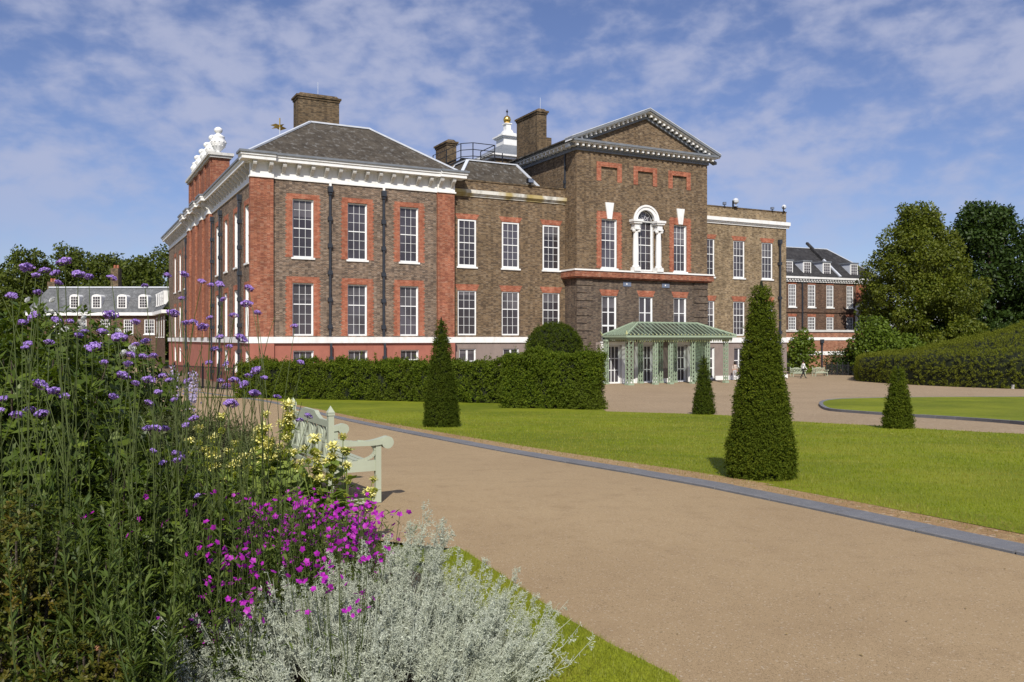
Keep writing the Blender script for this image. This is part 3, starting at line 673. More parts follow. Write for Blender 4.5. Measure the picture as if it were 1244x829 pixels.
# red brick string with white capping
mb = MB(); a, b = CA - .42, CB + .42
mb.box(a, b, -1.82, 1.0, 9.14, 9.64); mb.box(a + .12, b - .12, -1.70, 1.0, 9.02, 9.14); mb.build('brick_band', m_red, pal)
mb = MB(); mb.box(a - .06, b + .06, -1.90, 1.0, 9.64, 9.77); mb.build('string_course', m_white, pal)
c3 = [(28.92, 30.42), (32.8, 34.26), (36.58, 38.0)]
hol = [(a, b, 3.75, 7.6) for a, b in c3]; hd = [(29.2, 30.9, 0.05, 3.35), (32.7, 34.3, 0.05, 3.35), (36.4, 38.05, .05, 3.35)]
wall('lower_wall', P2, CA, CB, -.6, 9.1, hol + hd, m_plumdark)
for h in hol: window(P2, *h, 2, 3, .64, False, None, (.27, .52), depth=.16, mun=.13, fw=.12)
for a, b, z0, z1 in hd:
    dw = window(P2, a, b, z0, z1, 4, 3, .0, False, None, None, depth=.28, wname='french_door', fw=.12, mun=.07)
    mb = MB(P2); mb.box(a - .42, a - .005, .003, .14, z0, z1 + .22); mb.box(b + .005, b + .42, .003, .14, z0, z1 + .22); mb.box(a - .005, b + .005, .003, .14, z1 + .005, z1 + .22); mb.box(a - .48, b + .48, .003, .22, z1 + .22, z1 + .32); mb.build('architrave', m_white, dw)
mb = MB(P2)
for a, b in ((CA, 28.9), (31.2, 32.4), (34.6, 36.1), (38.35, CB)): mb.box(a, b, .002, .05, -.05, .42)
mb.build('plinth', m_white, pal)
for a, b in ((28.3, 28.78), (31.32, 32.28), (34.72, 35.98), (38.47, CB + .02)):
    mb = MB(P2); mb.box(a, b, .003, .03, .43, 3.62); mb.build('base_wall', m_stucco, pal)
# grooved quoins at both corners
for a in (CA, CB - 1.55):
    mb = MB(P2)
    for k in range(9):
        w_ = 1.55 if k % 2 == 0 else 1.0; x0 = a if a == CA else a + 1.55 - w_
        z = 3.3 + k * .64; mb.box(x0 - (.03 if a == CA else 0), x0 + w_ + (.03 if a != CA else 0), .002, .07, z + .03, z + .57)
    mb.build('quoins', m_plumdark, pal)
for a, z in ((31.1, 8.45), (35.25, 8.45)):
    mb = MB(P2); mb.box(a, a + .82, .003, .05, z, z + .38); pq = mb.build('plaque', m_plaque, pal)
    mb = MB(P2); mb.box(a + .3, a + .42, .051, .06, z + .14, z + .26); mb.build('emblem', m_white, pq)
# return walls
mb = MB(); mb.box(CA, CA + .35, -1.38, 9.2, 9.7, 20.0); mb.box(CB - .35, CB, -1.38, 9.2, 9.7, 20.0); mb.box(CA, CB, 9.2, 9.5, 9.7, 20); mb.build('return_wall', m_brown, pal)
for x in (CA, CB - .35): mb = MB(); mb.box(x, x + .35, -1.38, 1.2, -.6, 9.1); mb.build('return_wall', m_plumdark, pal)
# cornice, pediment and roof
def dentilrun(mb, p, q, dep, n, sz=.19):
    p, q = Vector(p), Vector(q)
    for k in range(n):
        c = p.lerp(q, (k + .5) / n); mb.box(c.x - sz / 2, c.x + sz / 2, c.y, c.y + dep, c.z - sz * .62, c.z + sz * .62)
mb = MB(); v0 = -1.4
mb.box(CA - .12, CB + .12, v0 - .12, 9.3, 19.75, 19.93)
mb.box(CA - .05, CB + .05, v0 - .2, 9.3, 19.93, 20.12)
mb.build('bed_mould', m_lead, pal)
mb = MB(); dentilrun(mb, (CA - .5, v0 - .55, 20.16), (CB + .5, v0 - .55, 20.16), .36, 27)
for k in range(15): y = -1.3 + k * .68; mb.box(CA - .55, CA - .06, y, y + .2, 20.05, 20.28)
mb.build('dentils', m_white, pal)
mb = MB(); mb.box(CA - .62, CB + .62, v0 - .66, 9.4, 20.29, 20.38); mb.build('cornice', m_white, pal)
mb = MB(); mb.box(CA - .72, CB + .72, v0 - .78, 9.4, 20.38, 20.56); mb.build('cornice_gutter', m_lead, pal)
ZA = 23.75; e0 = CA - .95
mb = MB(); mb.face([(CA, v0 - .03, 20.5), (CB, v0 - .03, 20.5), (CM, v0 - .03, ZA - .25)]); mb.build('pediment', m_brown, pal)
sl_ = (ZA - 20.5) / (CM - e0)
def rake(s_, off0, off1, y0, y1, mat, nm, par=None):
    """a sloping member of the pediment, offsets measured up from the roof line"""
    x = CM - s_ * (CM - e0); mb = MB()
    mb.prism([(x, y0, 20.5 + off0), (CM, y0, ZA + off0), (CM, y0, ZA + off1), (x, y0, 20.5 + off1)], (0, y1 - y0, 0)); return mb.build(nm, mat, pal)
for s_ in (1, -1):
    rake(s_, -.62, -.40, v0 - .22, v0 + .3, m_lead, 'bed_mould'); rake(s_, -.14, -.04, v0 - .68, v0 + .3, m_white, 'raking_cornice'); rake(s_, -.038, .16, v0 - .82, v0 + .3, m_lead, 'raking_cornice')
    mb = MB(); x = CM - s_ * (CM - e0 - .9); dentilrun(mb, (x, v0 - .56, 20.5 + .9 * sl_ - .27), (CM - s_ * .1, v0 - .56, ZA - .3), .36, 15); mb.build('dentils', m_white, pal)
    rake(s_, -.02, .10, v0 + .3, 10, m_slate, 'roof'); rake(s_, .161, .22, v0 - .84, v0 + .5, m_leadw, 'ridge_flashing')
mb = MB(); mb.face([(CA, 9.4, 20.5), (CB, 9.4, 20.5), (CM, 9.4, ZA - .1)]); mb.build('rear_gable', m_brown, pal)
mb = MB(); mb.box(26.28, 26.39, .35, .46, 16.8, 19.7); mb.box(26.2, 26.4, .3, .5, 17.2, 17.5); mb.build('downpipe', m_pipe, pal)

# --- the right wing
W0, W1 = CB, 52.1
cw = [(41.45, 42.9), (45.24, 46.64), (48.87, 50.27)]
hol = [(a, b, 9.78, 13.36) for a, b in cw] + [(a, b, 4.22, 7.5) for a, b in cw]
wall('wall', P1, W0, W1, 3.55, 16.45, hol, m_yellow)
hb = [(41.45, 42.9, .08, 3.12), (45.3, 46.7, 1.1, 3.05)]
wall('base_wall', FR(.46), W0, W1 + .04, -.6, 3.53, hb, m_stucco)
for a, b in cw:
    window(P1, a, b, 9.78, 13.36, 3, 5, .6, True, None, (.27, .42), depth=.10); window(P1, a, b, 4.22, 7.5, 3, 5, .6, False, None, (.27, .5), depth=.10)
window(FR(.46), *hb[0], 2, 3, .0, False, None, None, depth=.2, wname='glazed_door', mun=.1, fw=.14); window(FR(.46), *hb[1], 2, 2, .35, False, depth=.16, mun=.14)
mb = MB(P1); mb.box(W0, W1 + .16, .0, .16, 3.55, 4.03); mb.build('string_course', m_white, pal)
mb = MB(FR(.46)); mb.box(42.95, W1 + .09, .002, .09, -.1, .40); mb.build('plinth', m_white, pal)
moulding(P1, W0, W1 + .28, 14.85, 15.52, .32, m_white)
mb = MB(P1); mb.box(W0, W1, -.5, -.3, 15.5, 16.45); mb.box(W0, W1 + .03, -.5, .05, 16.45, 16.55); mb.build('parapet', m_chim, pal)
mb = MB(); mb.box(W1 - .3, W1, .82, 14, -.6, 16.4); mb.build('side_wall', m_yellow, pal)
mb = MB(); mb.box(W0, W1 - .3, 1.02, 14, 15.4, 16.0); mb.build('flat_roof', m_lead, pal)
mb = MB(); b_ = [(40.5, 2), (47.5, 2), (47.5, 12), (40.5, 12)]
for i in range(4): j = (i + 1) % 4; mb.face([(*b_[i], 16.0), (*b_[j], 16.0), (42.0, 6, 18.4)])
rf = mb.build('roof', m_slate, pal); mb = MB(); mb.bar((47.5, 2, 16.05), (42.0, 6, 18.45), .25, .1); mb.build('hip_flashing', m_leadw, rf)
pipe(P1, 51.1, .4, 13.3, off=.2, ev=3.4)

# floodlights on the parapets
fl = thing('floodlight', 'black box floodlight on the parapet of the left wing', 'floodlight', (*toworld(22.9, .35), 16.80), ROT, 'parapet floodlights')
mb = MB(); mb.box(-.26, .26, -.16, .16, .16, .52); mb.build('lamp_housing', m_iron, fl)
mb = MB(); mb.box(-.22, .22, -.17, -.162, .2, .48); mb.build('lens', m_plaque, fl); mb = MB(); mb.box(-.05, .05, -.05, .05, 0, .18); mb.box(-.14, .14, -.1, .1, 0, .03); mb.build('bracket', m_iron, fl)
f2 = thing('floodlight', 'white round floodlight on a stalk, left of two on the right wing parapet', 'floodlight', (*toworld(45.4, .35), 16.55), ROT, 'parapet floodlights')
mb = MB(); mb.lathe([(.05, 0), (.05, .25), (.12, .3), (.27, .42), (.3, .6), (.2, .8), (.05, .86)], n=12); mb.build('lamp_housing', m_leadw, f2)
mb = MB(); mb.box(-.2, .2, -.12, .12, 0, .05); mb.box(-.4, -.28, -.06, .06, 0, .6); mb.build('bracket', m_iron, f2)
dup(f2, (*toworld(51.7, .4), 16.55), ROT + .6, (.8, .8, .8), 'white round floodlight at the right-hand end of the right wing parapet')
o = dup(fl, (*toworld(50.1, .35), 16.55), ROT - .5, (.6, .6, .6), 'small black floodlight in the middle of the right wing parapet')
o = dup(fl, (*toworld(44.0, .35), 16.55), ROT - .5, (.6, .6, .7), 'small black floodlight beside the white one on the right wing parapet')

# --- trellis pavilion over the doors
tp = thing('trellis_pavilion', 'sage green trellis porch with glazed hipped roof in front of the palace doors', 'pavilion', (AX, AY, 0), ROT)
F0, F1, VF, VB = 29.25, 40.25, -4.75, -1.95
def tcol(u, v, dbl=0):
    mb = MB(); h = 3.85; w_ = .25 if not dbl else .42
    for sx in (-1, 1):
        for sy in (-1, 1): mb.box(u + sx * w_ / 2 - .032, u + sx * w_ / 2 + .032, v + sy * w_ / 2 - .032, v + sy * w_ / 2 + .032, 0, h)
    mb.box(u - w_ / 2 - .08, u + w_ / 2 + .08, v - w_ / 2 - .08, v + w_ / 2 + .08, 0, .22); mb.box(u - w_ / 2 - .07, u + w_ / 2 + .07, v - w_ / 2 - .07, v + w_ / 2 + .07, h - .16, h - .002)
    c = mb.build('column', m_trellis, tp); mb = MB(); k = 0; z = .3
    while z < h - .5:
        for sy in (-1, 1): mb.bar((u - w_ / 2, v + sy * w_ / 2, z), (u + w_ / 2, v + sy * w_ / 2, z + .36), .026); mb.bar((u + w_ / 2, v + sy * w_ / 2, z), (u - w_ / 2, v + sy * w_ / 2, z + .36), .026)
        for sx in (-1, 1): mb.bar((u + sx * w_ / 2, v - w_ / 2, z), (u + sx * w_ / 2, v + w_ / 2, z + .36), .026); mb.bar((u + sx * w_ / 2, v + w_ / 2, z), (u + sx * w_ / 2, v - w_ / 2, z + .36), .026)
        z += .36
    mb.build('lattice', m_trellis, c)
for u in (29.6, 32.25, 33.85, 36.2, 37.85, 39.9): tcol(u, VF + .3, u == 29.6)
for u in (29.0, 32.55, 34.7, 36.25): tcol(u, VB)
mb = MB()                                               # wavy lattice screen at the right end
for k in range(12): z = .4 + k * .28; mb.bar((38.6, VB, z), (39.3, VB, z + .22), .05); mb.bar((39.3, VB, z + .22), (40.0, VB, z), .05)
for u in (38.55, 39.3, 40.05): mb.box(u - .05, u + .05, VB - .05, VB + .05, 0, 3.8)
mb.box(38.5, 40.1, VB + .06, VB + .08, .1, 3.8); mb.build('lattice_screen', m_trellis, tp)
mb = MB(); z = 3.85
mb.box(F0 - .1, F1 + .1, VF - .05, VF + .6, z, z + .18); mb.box(F0 - .1, F0 + .6, VF + .6, -1.5, z, z + .18); mb.box(F1 - .5, F1 + .1, VF + .6, -1.5, z, z + .18); mb.box(F0 + .6, F1 - .5, VB - .2, VB + .2, z, z + .18)
mb.box(F0 - .35, F1 + .35, VF - .30, VF + .1, z + .18, z + .34); mb.box(F0 - .35, F0 + .05, VF + .1, -1.5, z + .18, z + .34); mb.box(F1 - .05, F1 + .35, VF + .1, -1.5, z + .18, z + .34)
mb.build('eaves_beam', m_trellis, tp)
mb = MB()
for k in range(46): u = F0 + k * (F1 - F0) / 45; mb.prism([(u - .1, VF, 3.85), (u + .1, VF, 3.85), (u, VF, 3.66 - .05 * (k % 2))], (0, .03, 0))
for k in range(12): v = VF + k * .26; mb.prism([(F0 - .02, v - .1, 3.85), (F0 - .02, v + .1, 3.85), (F0 - .02, v, 3.68)], (.03, 0, 0))
mb.build('fretwork', m_trellisd, tp)
ez, rz_ = 4.2, 5.28; R0, R1, RV = 31.6, 37.9, -2.95
ec = [(F0 - .35, VF - .3), (F1 + .35, VF - .3), (F1 + .35, -1.5), (F0 - .35, -1.5)]; rc = [(R0, RV), (R1, RV), (R1, -2.2), (R0, -2.2)]
mb = MB()
def rib(p, q, w_=.09): mb.bar((*p, ez + .03), (*q, rz_ + .03), w_)
for i in range(4): rib(ec[i], rc[i], .14)
mb.bar((R0, RV, rz_ + .03), (R1, RV, rz_ + .03), .12); mb.bar((R0, RV, rz_ + .03), (R0, -2.2, rz_ + .03), .12); mb.bar((R1, RV, rz_ + .03), (R1, -2.2, rz_ + .03), .12)
def onplane(u):                                            # where a front rib meets the hips or the ridge
    if u < R0: f = (u - ec[0][0]) / (R0 - ec[0][0])
    elif u > R1: f = (ec[1][0] - u) / (ec[1][0] - R1)
    else: f = 1
    return (u, ec[0][1] + (RV - ec[0][1]) * f), ez + (rz_ - ez) * f
n = 26
for k in range(1, n):
    u = ec[0][0] + (ec[1][0] - ec[0][0]) * k / n; p, z = onplane(u); mb.bar((u, VF - .3, ez + .03), (*p, z + .03), .048)
for k in range(1, 9):
    v = VF - .3 + k * .36
    f = min(1, (v - (VF - .3)) / (RV - VF + .3)); 
    mb.bar((ec[0][0], v, ez + .03), (ec[0][0] + (R0 - ec[0][0]) * f, v, ez + (rz_ - ez) * f + .03), .048); mb.bar((ec[1][0], v, ez + .03), (ec[1][0] + (R1 - ec[1][0]) * f, v, ez + (rz_ - ez) * f + .03), .048)
rfm = mb.build('roof_frame', m_trellis, tp)
def roofglass():
    g = G('roof_glass'); g.base(g.mix(g.rng(g.noise(.8, 3, .5), .35, .65), (.045, .055, .045), (.10, .12, .10))); g.set(.12, .5)
    tr = g.n('ShaderNodeBsdfTransparent'); tr.inputs[0].default_value = (.62, .70, .64, 1); ms = g.n('ShaderNodeMixShader'); ms.inputs[0].default_value = .42
    g.l(g.b.outputs[0], ms.inputs[1]); g.l(tr.outputs[0], ms.inputs[2]); g.l(ms.outputs[0], g.out.inputs[0]); return g.m
mb = MB()
for i in range(4): j = (i + 1) % 4; mb.face([(*ec[i], ez), (*ec[j], ez), (*rc[j], rz_), (*rc[i], rz_)])
mb.face([(*p, rz_) for p in rc]); mb.build('glazing', roofglass(), rfm)
mb = MB()
for k in range(30): u = F0 + .1 + k * (F1 - F0 - .2) / 29; mb.lathe([(.02, 0), (.06, .06), (.02, .14)], (u, VF - .26, 4.19), 6)
mb.lathe([(.05, 0), (.12, .12), (.05, .3), (.01, .42)], (F0 - .3, VF - .25, 4.19), 8); mb.prism([(F0 - .4, -1.75, 4.2), (F0 - .75, -1.75, 4.6), (F0 - .55, -1.75, 4.2)], (0, .06, 0))
mb.build('cresting', m_trellisd, tp)

# ---------------------------------------------------------------- other buildings
hr = thing('brick_house', 'dark brick house with white dormers and slate roof beyond the right end of the palace', 'house', (34.03, 110, 0), R(24))
HP = lambda a, o, z: (a, -o, z)
def hwall(name, par, P, a0, a1, z0, z1, holes, mat):
    global pal; keep = pal; pal = par; o = wall(name, P, a0, a1, z0, z1, holes, mat, .2); pal = keep; return o
wa = [(-2.2, -.95), (1.75, 3.0), (4.98, 6.24), (8.14, 9.36), (11.66, 12.84), (15.3, 16.5)]
hol = [(a, b, 8.05, 11.0) for a, b in wa] + [(a, b, 5.0, 6.8) for a, b in wa]
hwall('wall', hr, HP, -4, 17.5, -.5, 11.3, hol, m_house)
for h in hol: window(HP, *h, 4, 6 if h[2] > 7 else 4, .5, True, None, (.12, .35), depth=.08, fw=.13, parent=hr, mun=.05)
mb = MB(HP); mb.box(-4, 17.6, 0, .12, 7.35, 7.55); mb.build('string_course', m_house, hr)
mb = MB(HP); mb.box(-4, 17.8, -.2, .2, 11.3, 11.5); mb.box(-4, 18, -.2, .5, 11.72, 11.98); c = mb.build('cornice', m_white, hr)
mb = MB(HP)
for k in range(48): mb.box(-3.9 + k * .455, -3.68 + k * .455, .0, .38, 11.5, 11.71)
mb.build('dentils', m_white, c)
mb = MB(); mb.face([(-4, -.5, 11.98), (18, -.5, 11.98), (13, 5, 16.4), (-4, 5, 16.4)]); mb.face([(18, -.5, 11.98), (18, 10.5, 11.98), (13, 5, 16.4)]); mb.face([(-4, 10.5, 11.98), (18, 10.5, 11.98), (13, 5, 16.4), (-4, 5, 16.4)]); mb.face([(-4, -.5, 11.98), (-4, 5, 16.4), (-4, 10.5, 11.98)])
rf = mb.build('roof', m_slateb, hr)
mb = MB(); mb.bar((10.2, -.4, 12.1), (10.2, 5, 16.5), .3, .25); mb.bar((18, -.5, 12.05), (13, 5, 16.45), .25, .1); mb.bar((-4, 5, 16.42), (13, 5, 16.42), .25, .1); mb.build('ridge_flashing', m_leadw, rf)
mb = MB(); mb.bar((10.0, 2.6, 14.7), (10.0, 5.6, 17.2), .35, .3); mb.build('party_wall', m_slateb, rf)
mb = MB(); mb.box(17.2, 17.5, .2, 10, -.5, 11.3); mb.build('end_wall', m_house, hr)
mb = MB(); mb.box(1.6, 3.6, 4.6, 5.6, 15.5, 17.6); mb.build('chimney', m_redlintel, hr)
for a in (1.3, 4.35, 7.7, 12.5):
    mb = MB(); mb.box(a, a + 1.35, .3, 2.6, 12.3, 14.0); dm = mb.build('dormer', m_leadw, hr)
    mb = MB(); mb.box(a - .12, a + 1.47, .1, 3.2, 14.0, 14.16); mb.build('roof', m_lead, dm)
    mb = MB(); mb.box(a + .02, a + 1.33, .18, .297, 12.32, 13.99)
    mb.build('window_frame', m_white, dm); mb = MB()
    for i in range(3):
        for j in range(4): mb.box(a + .17 + i * .35, a + .47 + i * .35, .165, .177, 12.46 + j * .36, 12.77 + j * .36)
    mb.build('pane', m_glass, dm)
mb = MB(HP); mb.box(13.2, 13.6, .0, .5, 5, 7.6); mb.box(14.9, 15.3, .0, .5, 5, 7.6); mb.box(13.0, 15.5, 0, .7, 7.6, 7.9)
n = 10
for k in range(n): a1, a2 = math.pi * k / n, math.pi * (k + 1) / n; mb.prism([(14.25 + 1.1 * math.cos(q), 0, 7.9 + .85 * math.sin(q)) for q in (a1, a2)] + [(14.25 + .85 * math.cos(q), 0, 7.9 + .62 * math.sin(q)) for q in (a2, a1)], (0, .6, 0))
dh = mb.build('door_hood', m_white, hr); mb = MB(HP); mb.box(13.6, 14.9, .002, .04, 5, 7.58); mb.build('door', m_dark, dh)
mb = MB(HP); mb.box(13.3, 15.0, .003, .10, 8.9, 11.2); mb.build('niche', m_redlintel, hr)
mb = MB(HP); mb.box(3.9, 4.06, .0, .16, 5, 11.3); mb.build('downpipe', m_pipe, hr)

tw0, tw1 = (lin(940, 103), 103.), (lin(1180, 110), 110.)
ta = math.atan2(tw1[1] - tw0[1], tw1[0] - tw0[0]); tL = math.hypot(tw1[0] - tw0[0], tw1[1] - tw0[1])
tr = thing('terrace_wall', 'long red brick terrace wall with white stone bands below the dark brick house', 'wall', (*tw0, 0), ta)
mb = MB(); mb.box(0, tL, 0, .5, -.5, 4.75); mb.build('brickwork', m_terrace, tr)
mb = MB(); mb.box(0, tL, -.14, .6, 4.75, 5.0); mb.build('coping', m_stone, tr)
mb = MB(); mb.box(0, tL, -.06, .0, 3.75, 4.1); mb.build('stone_band', m_white, tr); mb = MB(); mb.box(3.5, 17, -.06, .0, 1.95, 2.4); mb.build('stone_band', m_white, tr)
mb = MB(); mb.box(0.4, 3.6, -.02, .1, 0, 2.2); mb.build('opening', m_dark, tr)
mb = MB(); q = 6.4; mb.box(q, q + .16, -.2, -.06, .4, 3.4); mb.box(q - .12, q + .28, -.3, -.06, 3.4, 3.85); mb.build('downpipe', m_pipe, tr)

hl = thing('slate_house', 'low brick house with grey mansard roof and round-headed white dormers behind the flowers', 'house', (-70.5, 125, 0), 0)
hol = [(14.0, 15.4, 4.6, 6.75), (17.0, 18.5, 4.6, 6.75), (10.6, 12.0, 4.6, 6.75), (7.2, 8.6, 4.6, 6.75), (3.8, 5.2, 4.6, 6.75)]
hwall('wall', hl, HP, 0, 19.6, -.5, 7.3, hol, m_house)
for h in hol: window(HP, *h, 4, 4, .5, True, None, None, depth=.10, fw=.13, parent=hl, mun=.045)
mb = MB(HP); mb.box(0, 19.6, -.2, .5, 7.3, 7.75); mb.build('cornice', m_white, hl)
mb = MB(); mb.face([(-.3, -.4, 7.75), (19.8, -.4, 7.75), (19.8, 2.2, 11.5), (2.0, 2.2, 11.5)]); mb.face([(-.3, -.4, 7.75), (2.0, 2.2, 11.5), (2.0, 8, 11.5), (-.3, 10, 7.75)]); mb.face([(2, 2.2, 11.5), (19.8, 2.2, 11.5), (19.8, 8, 11.9), (2, 8, 11.9)])
rf = mb.build('roof', m_slatel, hl); mb = MB(); mb.bar((2, 2.2, 11.55), (19.8, 2.2, 11.55), .35, .2); mb.build('ridge_flashing', m_leadw, rf)
for a in (6.9, 10.1, 13.8, 16.9):
    mb = MB(); mb.box(a - .7, a + .7, -.1, 1.6, 8.35, 10.0); n = 8
    mb.prism([(a + .7 * math.cos(math.pi * k / n), -.1, 10.0 + .4 * math.sin(math.pi * k / n)) for k in range(n + 1)], (0, 1.8, 0)); dm = mb.build('dormer', m_white, hl)
    mb = MB()
    for i in range(3):
        for j in range(4): mb.box(a - .5 + i * .35, a - .2 + i * .35, -.115, -.103, 8.5 + j * .4, 8.84 + j * .4)
    mb.build('pane', m_glass, dm)
for a, t in ((11.0, 14.9), (1.6, 12.9)):
    mb = MB(); mb.box(a, a + 1.1, 2.4, 3.6, 9.5, t - .5); c = mb.build('chimney', m_chim, hl)
    mb = MB(); mb.lathe([(.2, 0), (.16, .5)], (a + .35, 3, t - .5), 8); mb.lathe([(.2, 0), (.16, .5)], (a + .8, 3, t - .5), 8); mb.build('chimney_pots', m_redlintel, c)
wl = thing('slate_house', 'narrow wing with a row of small dormers joining the slate house to the palace', 'house', (lin(189, 124), 124, 0), math.atan2(-.886, .463))
hol = [(1.2 + k * 3.2, 2.3 + k * 3.2, 4.2, 6.9) for k in range(4)]
hwall('wall', wl, HP, 0, 13, -.5, 7.3, hol, m_house)
for h in hol: window(HP, *h, 3, 4, .5, True, None, None, depth=.06, fw=.16, parent=wl)
mb = MB(HP); mb.box(0, 13, -.2, .45, 7.3, 7.75); mb.build('cornice', m_white, wl)
mb = MB(); mb.face([(0, -.4, 7.75), (13, -.4, 7.75), (13, 2.5, 11.6), (0, 2.5, 11.6)]); mb.face([(0, 2.5, 11.6), (13, 2.5, 11.6), (13, 9, 11.6), (0, 9, 11.6)]); mb.build('roof', m_slatel, wl)
for k in range(5):
    a = 1.4 + k * 2.5; mb = MB(); mb.box(a - .55, a + .55, -.1, 1.6, 8.5, 10.3); dm = mb.build('dormer', m_white, wl); mb = MB(); mb.box(a - .4, a + .4, -.115, -.103, 8.65, 10.1); mb.build('pane', m_glass, dm)

# ---------------------------------------------------------------- trees
def blob_leaves(c, r, n, ln, asp, up=.35):
    dd = rdir(n); f = rng.uniform(.72, 1.05, (n, 1)); P = c + dd * f * r
    ax = nrm(dd * .6 + rdir(n) * .9 + np.array([0, 0, -.25])); L = ln * rng.uniform(.6, 1.4, n)
    return leafquads(P, ax, nrm(dd + rdir(n) * .8 + np.array([0, 0, up])), L, L * asp)
def tree(name, label, cat, x, y, h, w, mat, n=26000, leaf=.34, bole=.16, group=None, nc=46, shape=1.0, z=None, low=.12):
    z = gz(y) if z is None else z
    t = thing(name, label, cat, (x, y, z), rng.uniform(0, 6), group)
    parts = []; cs = []
    for k in range(nc):
        f = (k + .5) / nc; hz = low + (1 - low) * f                      # height fraction
        prof = math.sin(math.pi * min(1, max(0.0, (hz - low + .10) / (1.12 - low))) ** (.85 * shape)) ** .7
        a = k * 2.4 + rng.uniform(-.5, .5); rr = w / 2 * prof * rng.uniform(.45, .92) * (1 if hz < .85 else .6)
        c = np.array([rr * math.cos(a), rr * math.sin(a), h * (hz * .93)]); cr = w * rng.uniform(.10, .20) * (1 - .35 * max(0, hz - .6))
        cs.append((c, cr)); m = int(n / nc * (cr / (w * .17)) ** 2)
        parts.append(blob_leaves(c, np.array([cr, cr, cr * .72]), m, leaf, .62))
        for q in range(3):                                              # smaller tufts that break the outline
            dq = rdir(1)[0]; c2 = c + dq * cr * np.array([1, 1, .8]); parts.append(blob_leaves(c2, np.array([cr * .38] * 3), m // 8, leaf, .62))
    V, Q = join(parts); obj('crown', np_mesh('crown', V, Q), mat, t)
    mb = MB(); r0 = max(.14, w * .030)
    mb.tube([(0, 0, -.3), (0, 0, h * bole), (.1, .05, h * .5), (.1, 0, h * .8)], [r0 * 1.3, r0, r0 * .6, r0 * .2], 9)
    for c, cr in cs[::2]: s0 = Vector((.05, 0, h * bole + (c[2] - h * bole) * .35)); mb.tube([s0, s0.lerp(Vector(c), .55) + Vector((0, 0, .2)), Vector(c)], [r0 * .38, r0 * .2, r0 * .06], 5)
    mb.build('trunk', m_bark, t, smooth=True); return t
tree('lime_tree', 'tall light green lime tree with ragged crown at the right of the photo', 'tree', lin(1118, 106), 106, 20.8, 13.6, m_lime, 76000, .30, .10, nc=64, low=.10)
tree('chestnut_tree', 'very dark green tree rising behind the right side of the lime tree', 'tree', lin(1203, 116), 116, 22.4, 16.5, m_darktree, 48000, .42, .10, nc=52, low=.08)
tree('chestnut_tree', 'dark green tree cut by the right edge of the photo', 'tree', lin(1285, 112), 112, 15, 12, m_darktree, 20000, .42, .1, nc=36, low=.05)
tree('bushy_tree', 'low olive green tree tucked under the lime crown', 'tree', lin(1168, 100), 100, 6.5, 7.0, m_lime, 9000, .3, .1, nc=22, low=.05)
for i, (px, Y, h, wd) in enumerate(((-75, 165, 21, 17), (-20, 172, 20.5, 17), (32, 160, 20.2, 15), (88, 170, 22.2, 17), (132, 164, 20.2, 14), (170, 160, 19.6, 14), (205, 172, 21.5, 17), (245, 178, 22, 17))):
    lab = ['dark green plane tree beyond the left edge of the frame', 'dark tree at the far left edge behind the tall purple flowers', 'shorter plane tree above the left end of the grey mansard roof', 'tallest plane tree behind the grey mansard roof', 'rounded plane tree just behind the brick chimney of the slate house', 'paler plane tree right of the brick chimney of the slate house', 'plane tree touching the left edge of the palace cornice', 'plane tree hidden mostly behind the palace side wall'][i]
    if i == 7: continue
    tree('plane_tree', lab, 'tree', lin(px, Y), Y, h, wd * 1.18, m_woods, 20000, .55, .2, 'plane trees behind the slate house', nc=34, low=.06)

# shrubs and small trees round the forecourt
def shrub(name, label, cat, x, y, h, w, mat, n, leaf, asp=.5, group=None, nc=16, z=None):
    z = gz(y) if z is None else z
    t = thing(name, label, cat, (x, y, z), 0, group); parts = []
    for k in range(nc):
        a = k * 2.4; f = math.sqrt((k + .5) / nc); hz = h * (.35 + .62 * (1 - f * f) * rng.uniform(.75, 1.1)); rr = w / 2 * f * .8; cr = w * rng.uniform(.16, .24)
        parts.append(blob_leaves(np.array([rr * math.cos(a), rr * math.sin(a), min(hz, h - cr * .5)]), np.array([cr, cr, cr * .85]), n // nc, leaf, asp))
        parts.append(blob_leaves(np.array([rr * math.cos(a), rr * math.sin(a), hz * .45]), np.array([cr, cr, hz * .4]), n // nc // 2, leaf, asp))
    V, Q = join(parts); obj('foliage', np_mesh('foliage', V, Q), mat, t)
    mb = MB()
    for k in range(7): a = k * .9; mb.tube([(.04 * math.cos(a), .04 * math.sin(a), -.05), (w * .12 * math.cos(a), w * .12 * math.sin(a), h * .45), (w * .26 * math.cos(a), w * .26 * math.sin(a), h * .8)], [h * .016, h * .011, h * .004], 5)
    mb.build('stems', m_bark, t); return t
shrub('maple_shrub', 'bright green maple shrub against the terrace wall near the hedge end', 'shrub', lin(1062, 92), 92, 6.0, 5.5, m_maple, 5000, .30, .7)
shrub('maple_shrub', 'bright green leafy shrub by the right corner of the palace', 'shrub', lin(973, 96), 96, 4.9, 3.4, m_maple, 2600, .26, .7)
shrub('round_shrub', 'dark rounded shrub between the railing and the large hedge', 'shrub', lin(1030, 95), 95, 2.6, 5.0, m_darktree, 4000, .2)
shrub('maple_shrub', 'low bright shrub under the dark tree behind the large hedge', 'shrub', lin(1098, 99), 99, 4.2, 5.5, m_maple, 3000, .3, .7)

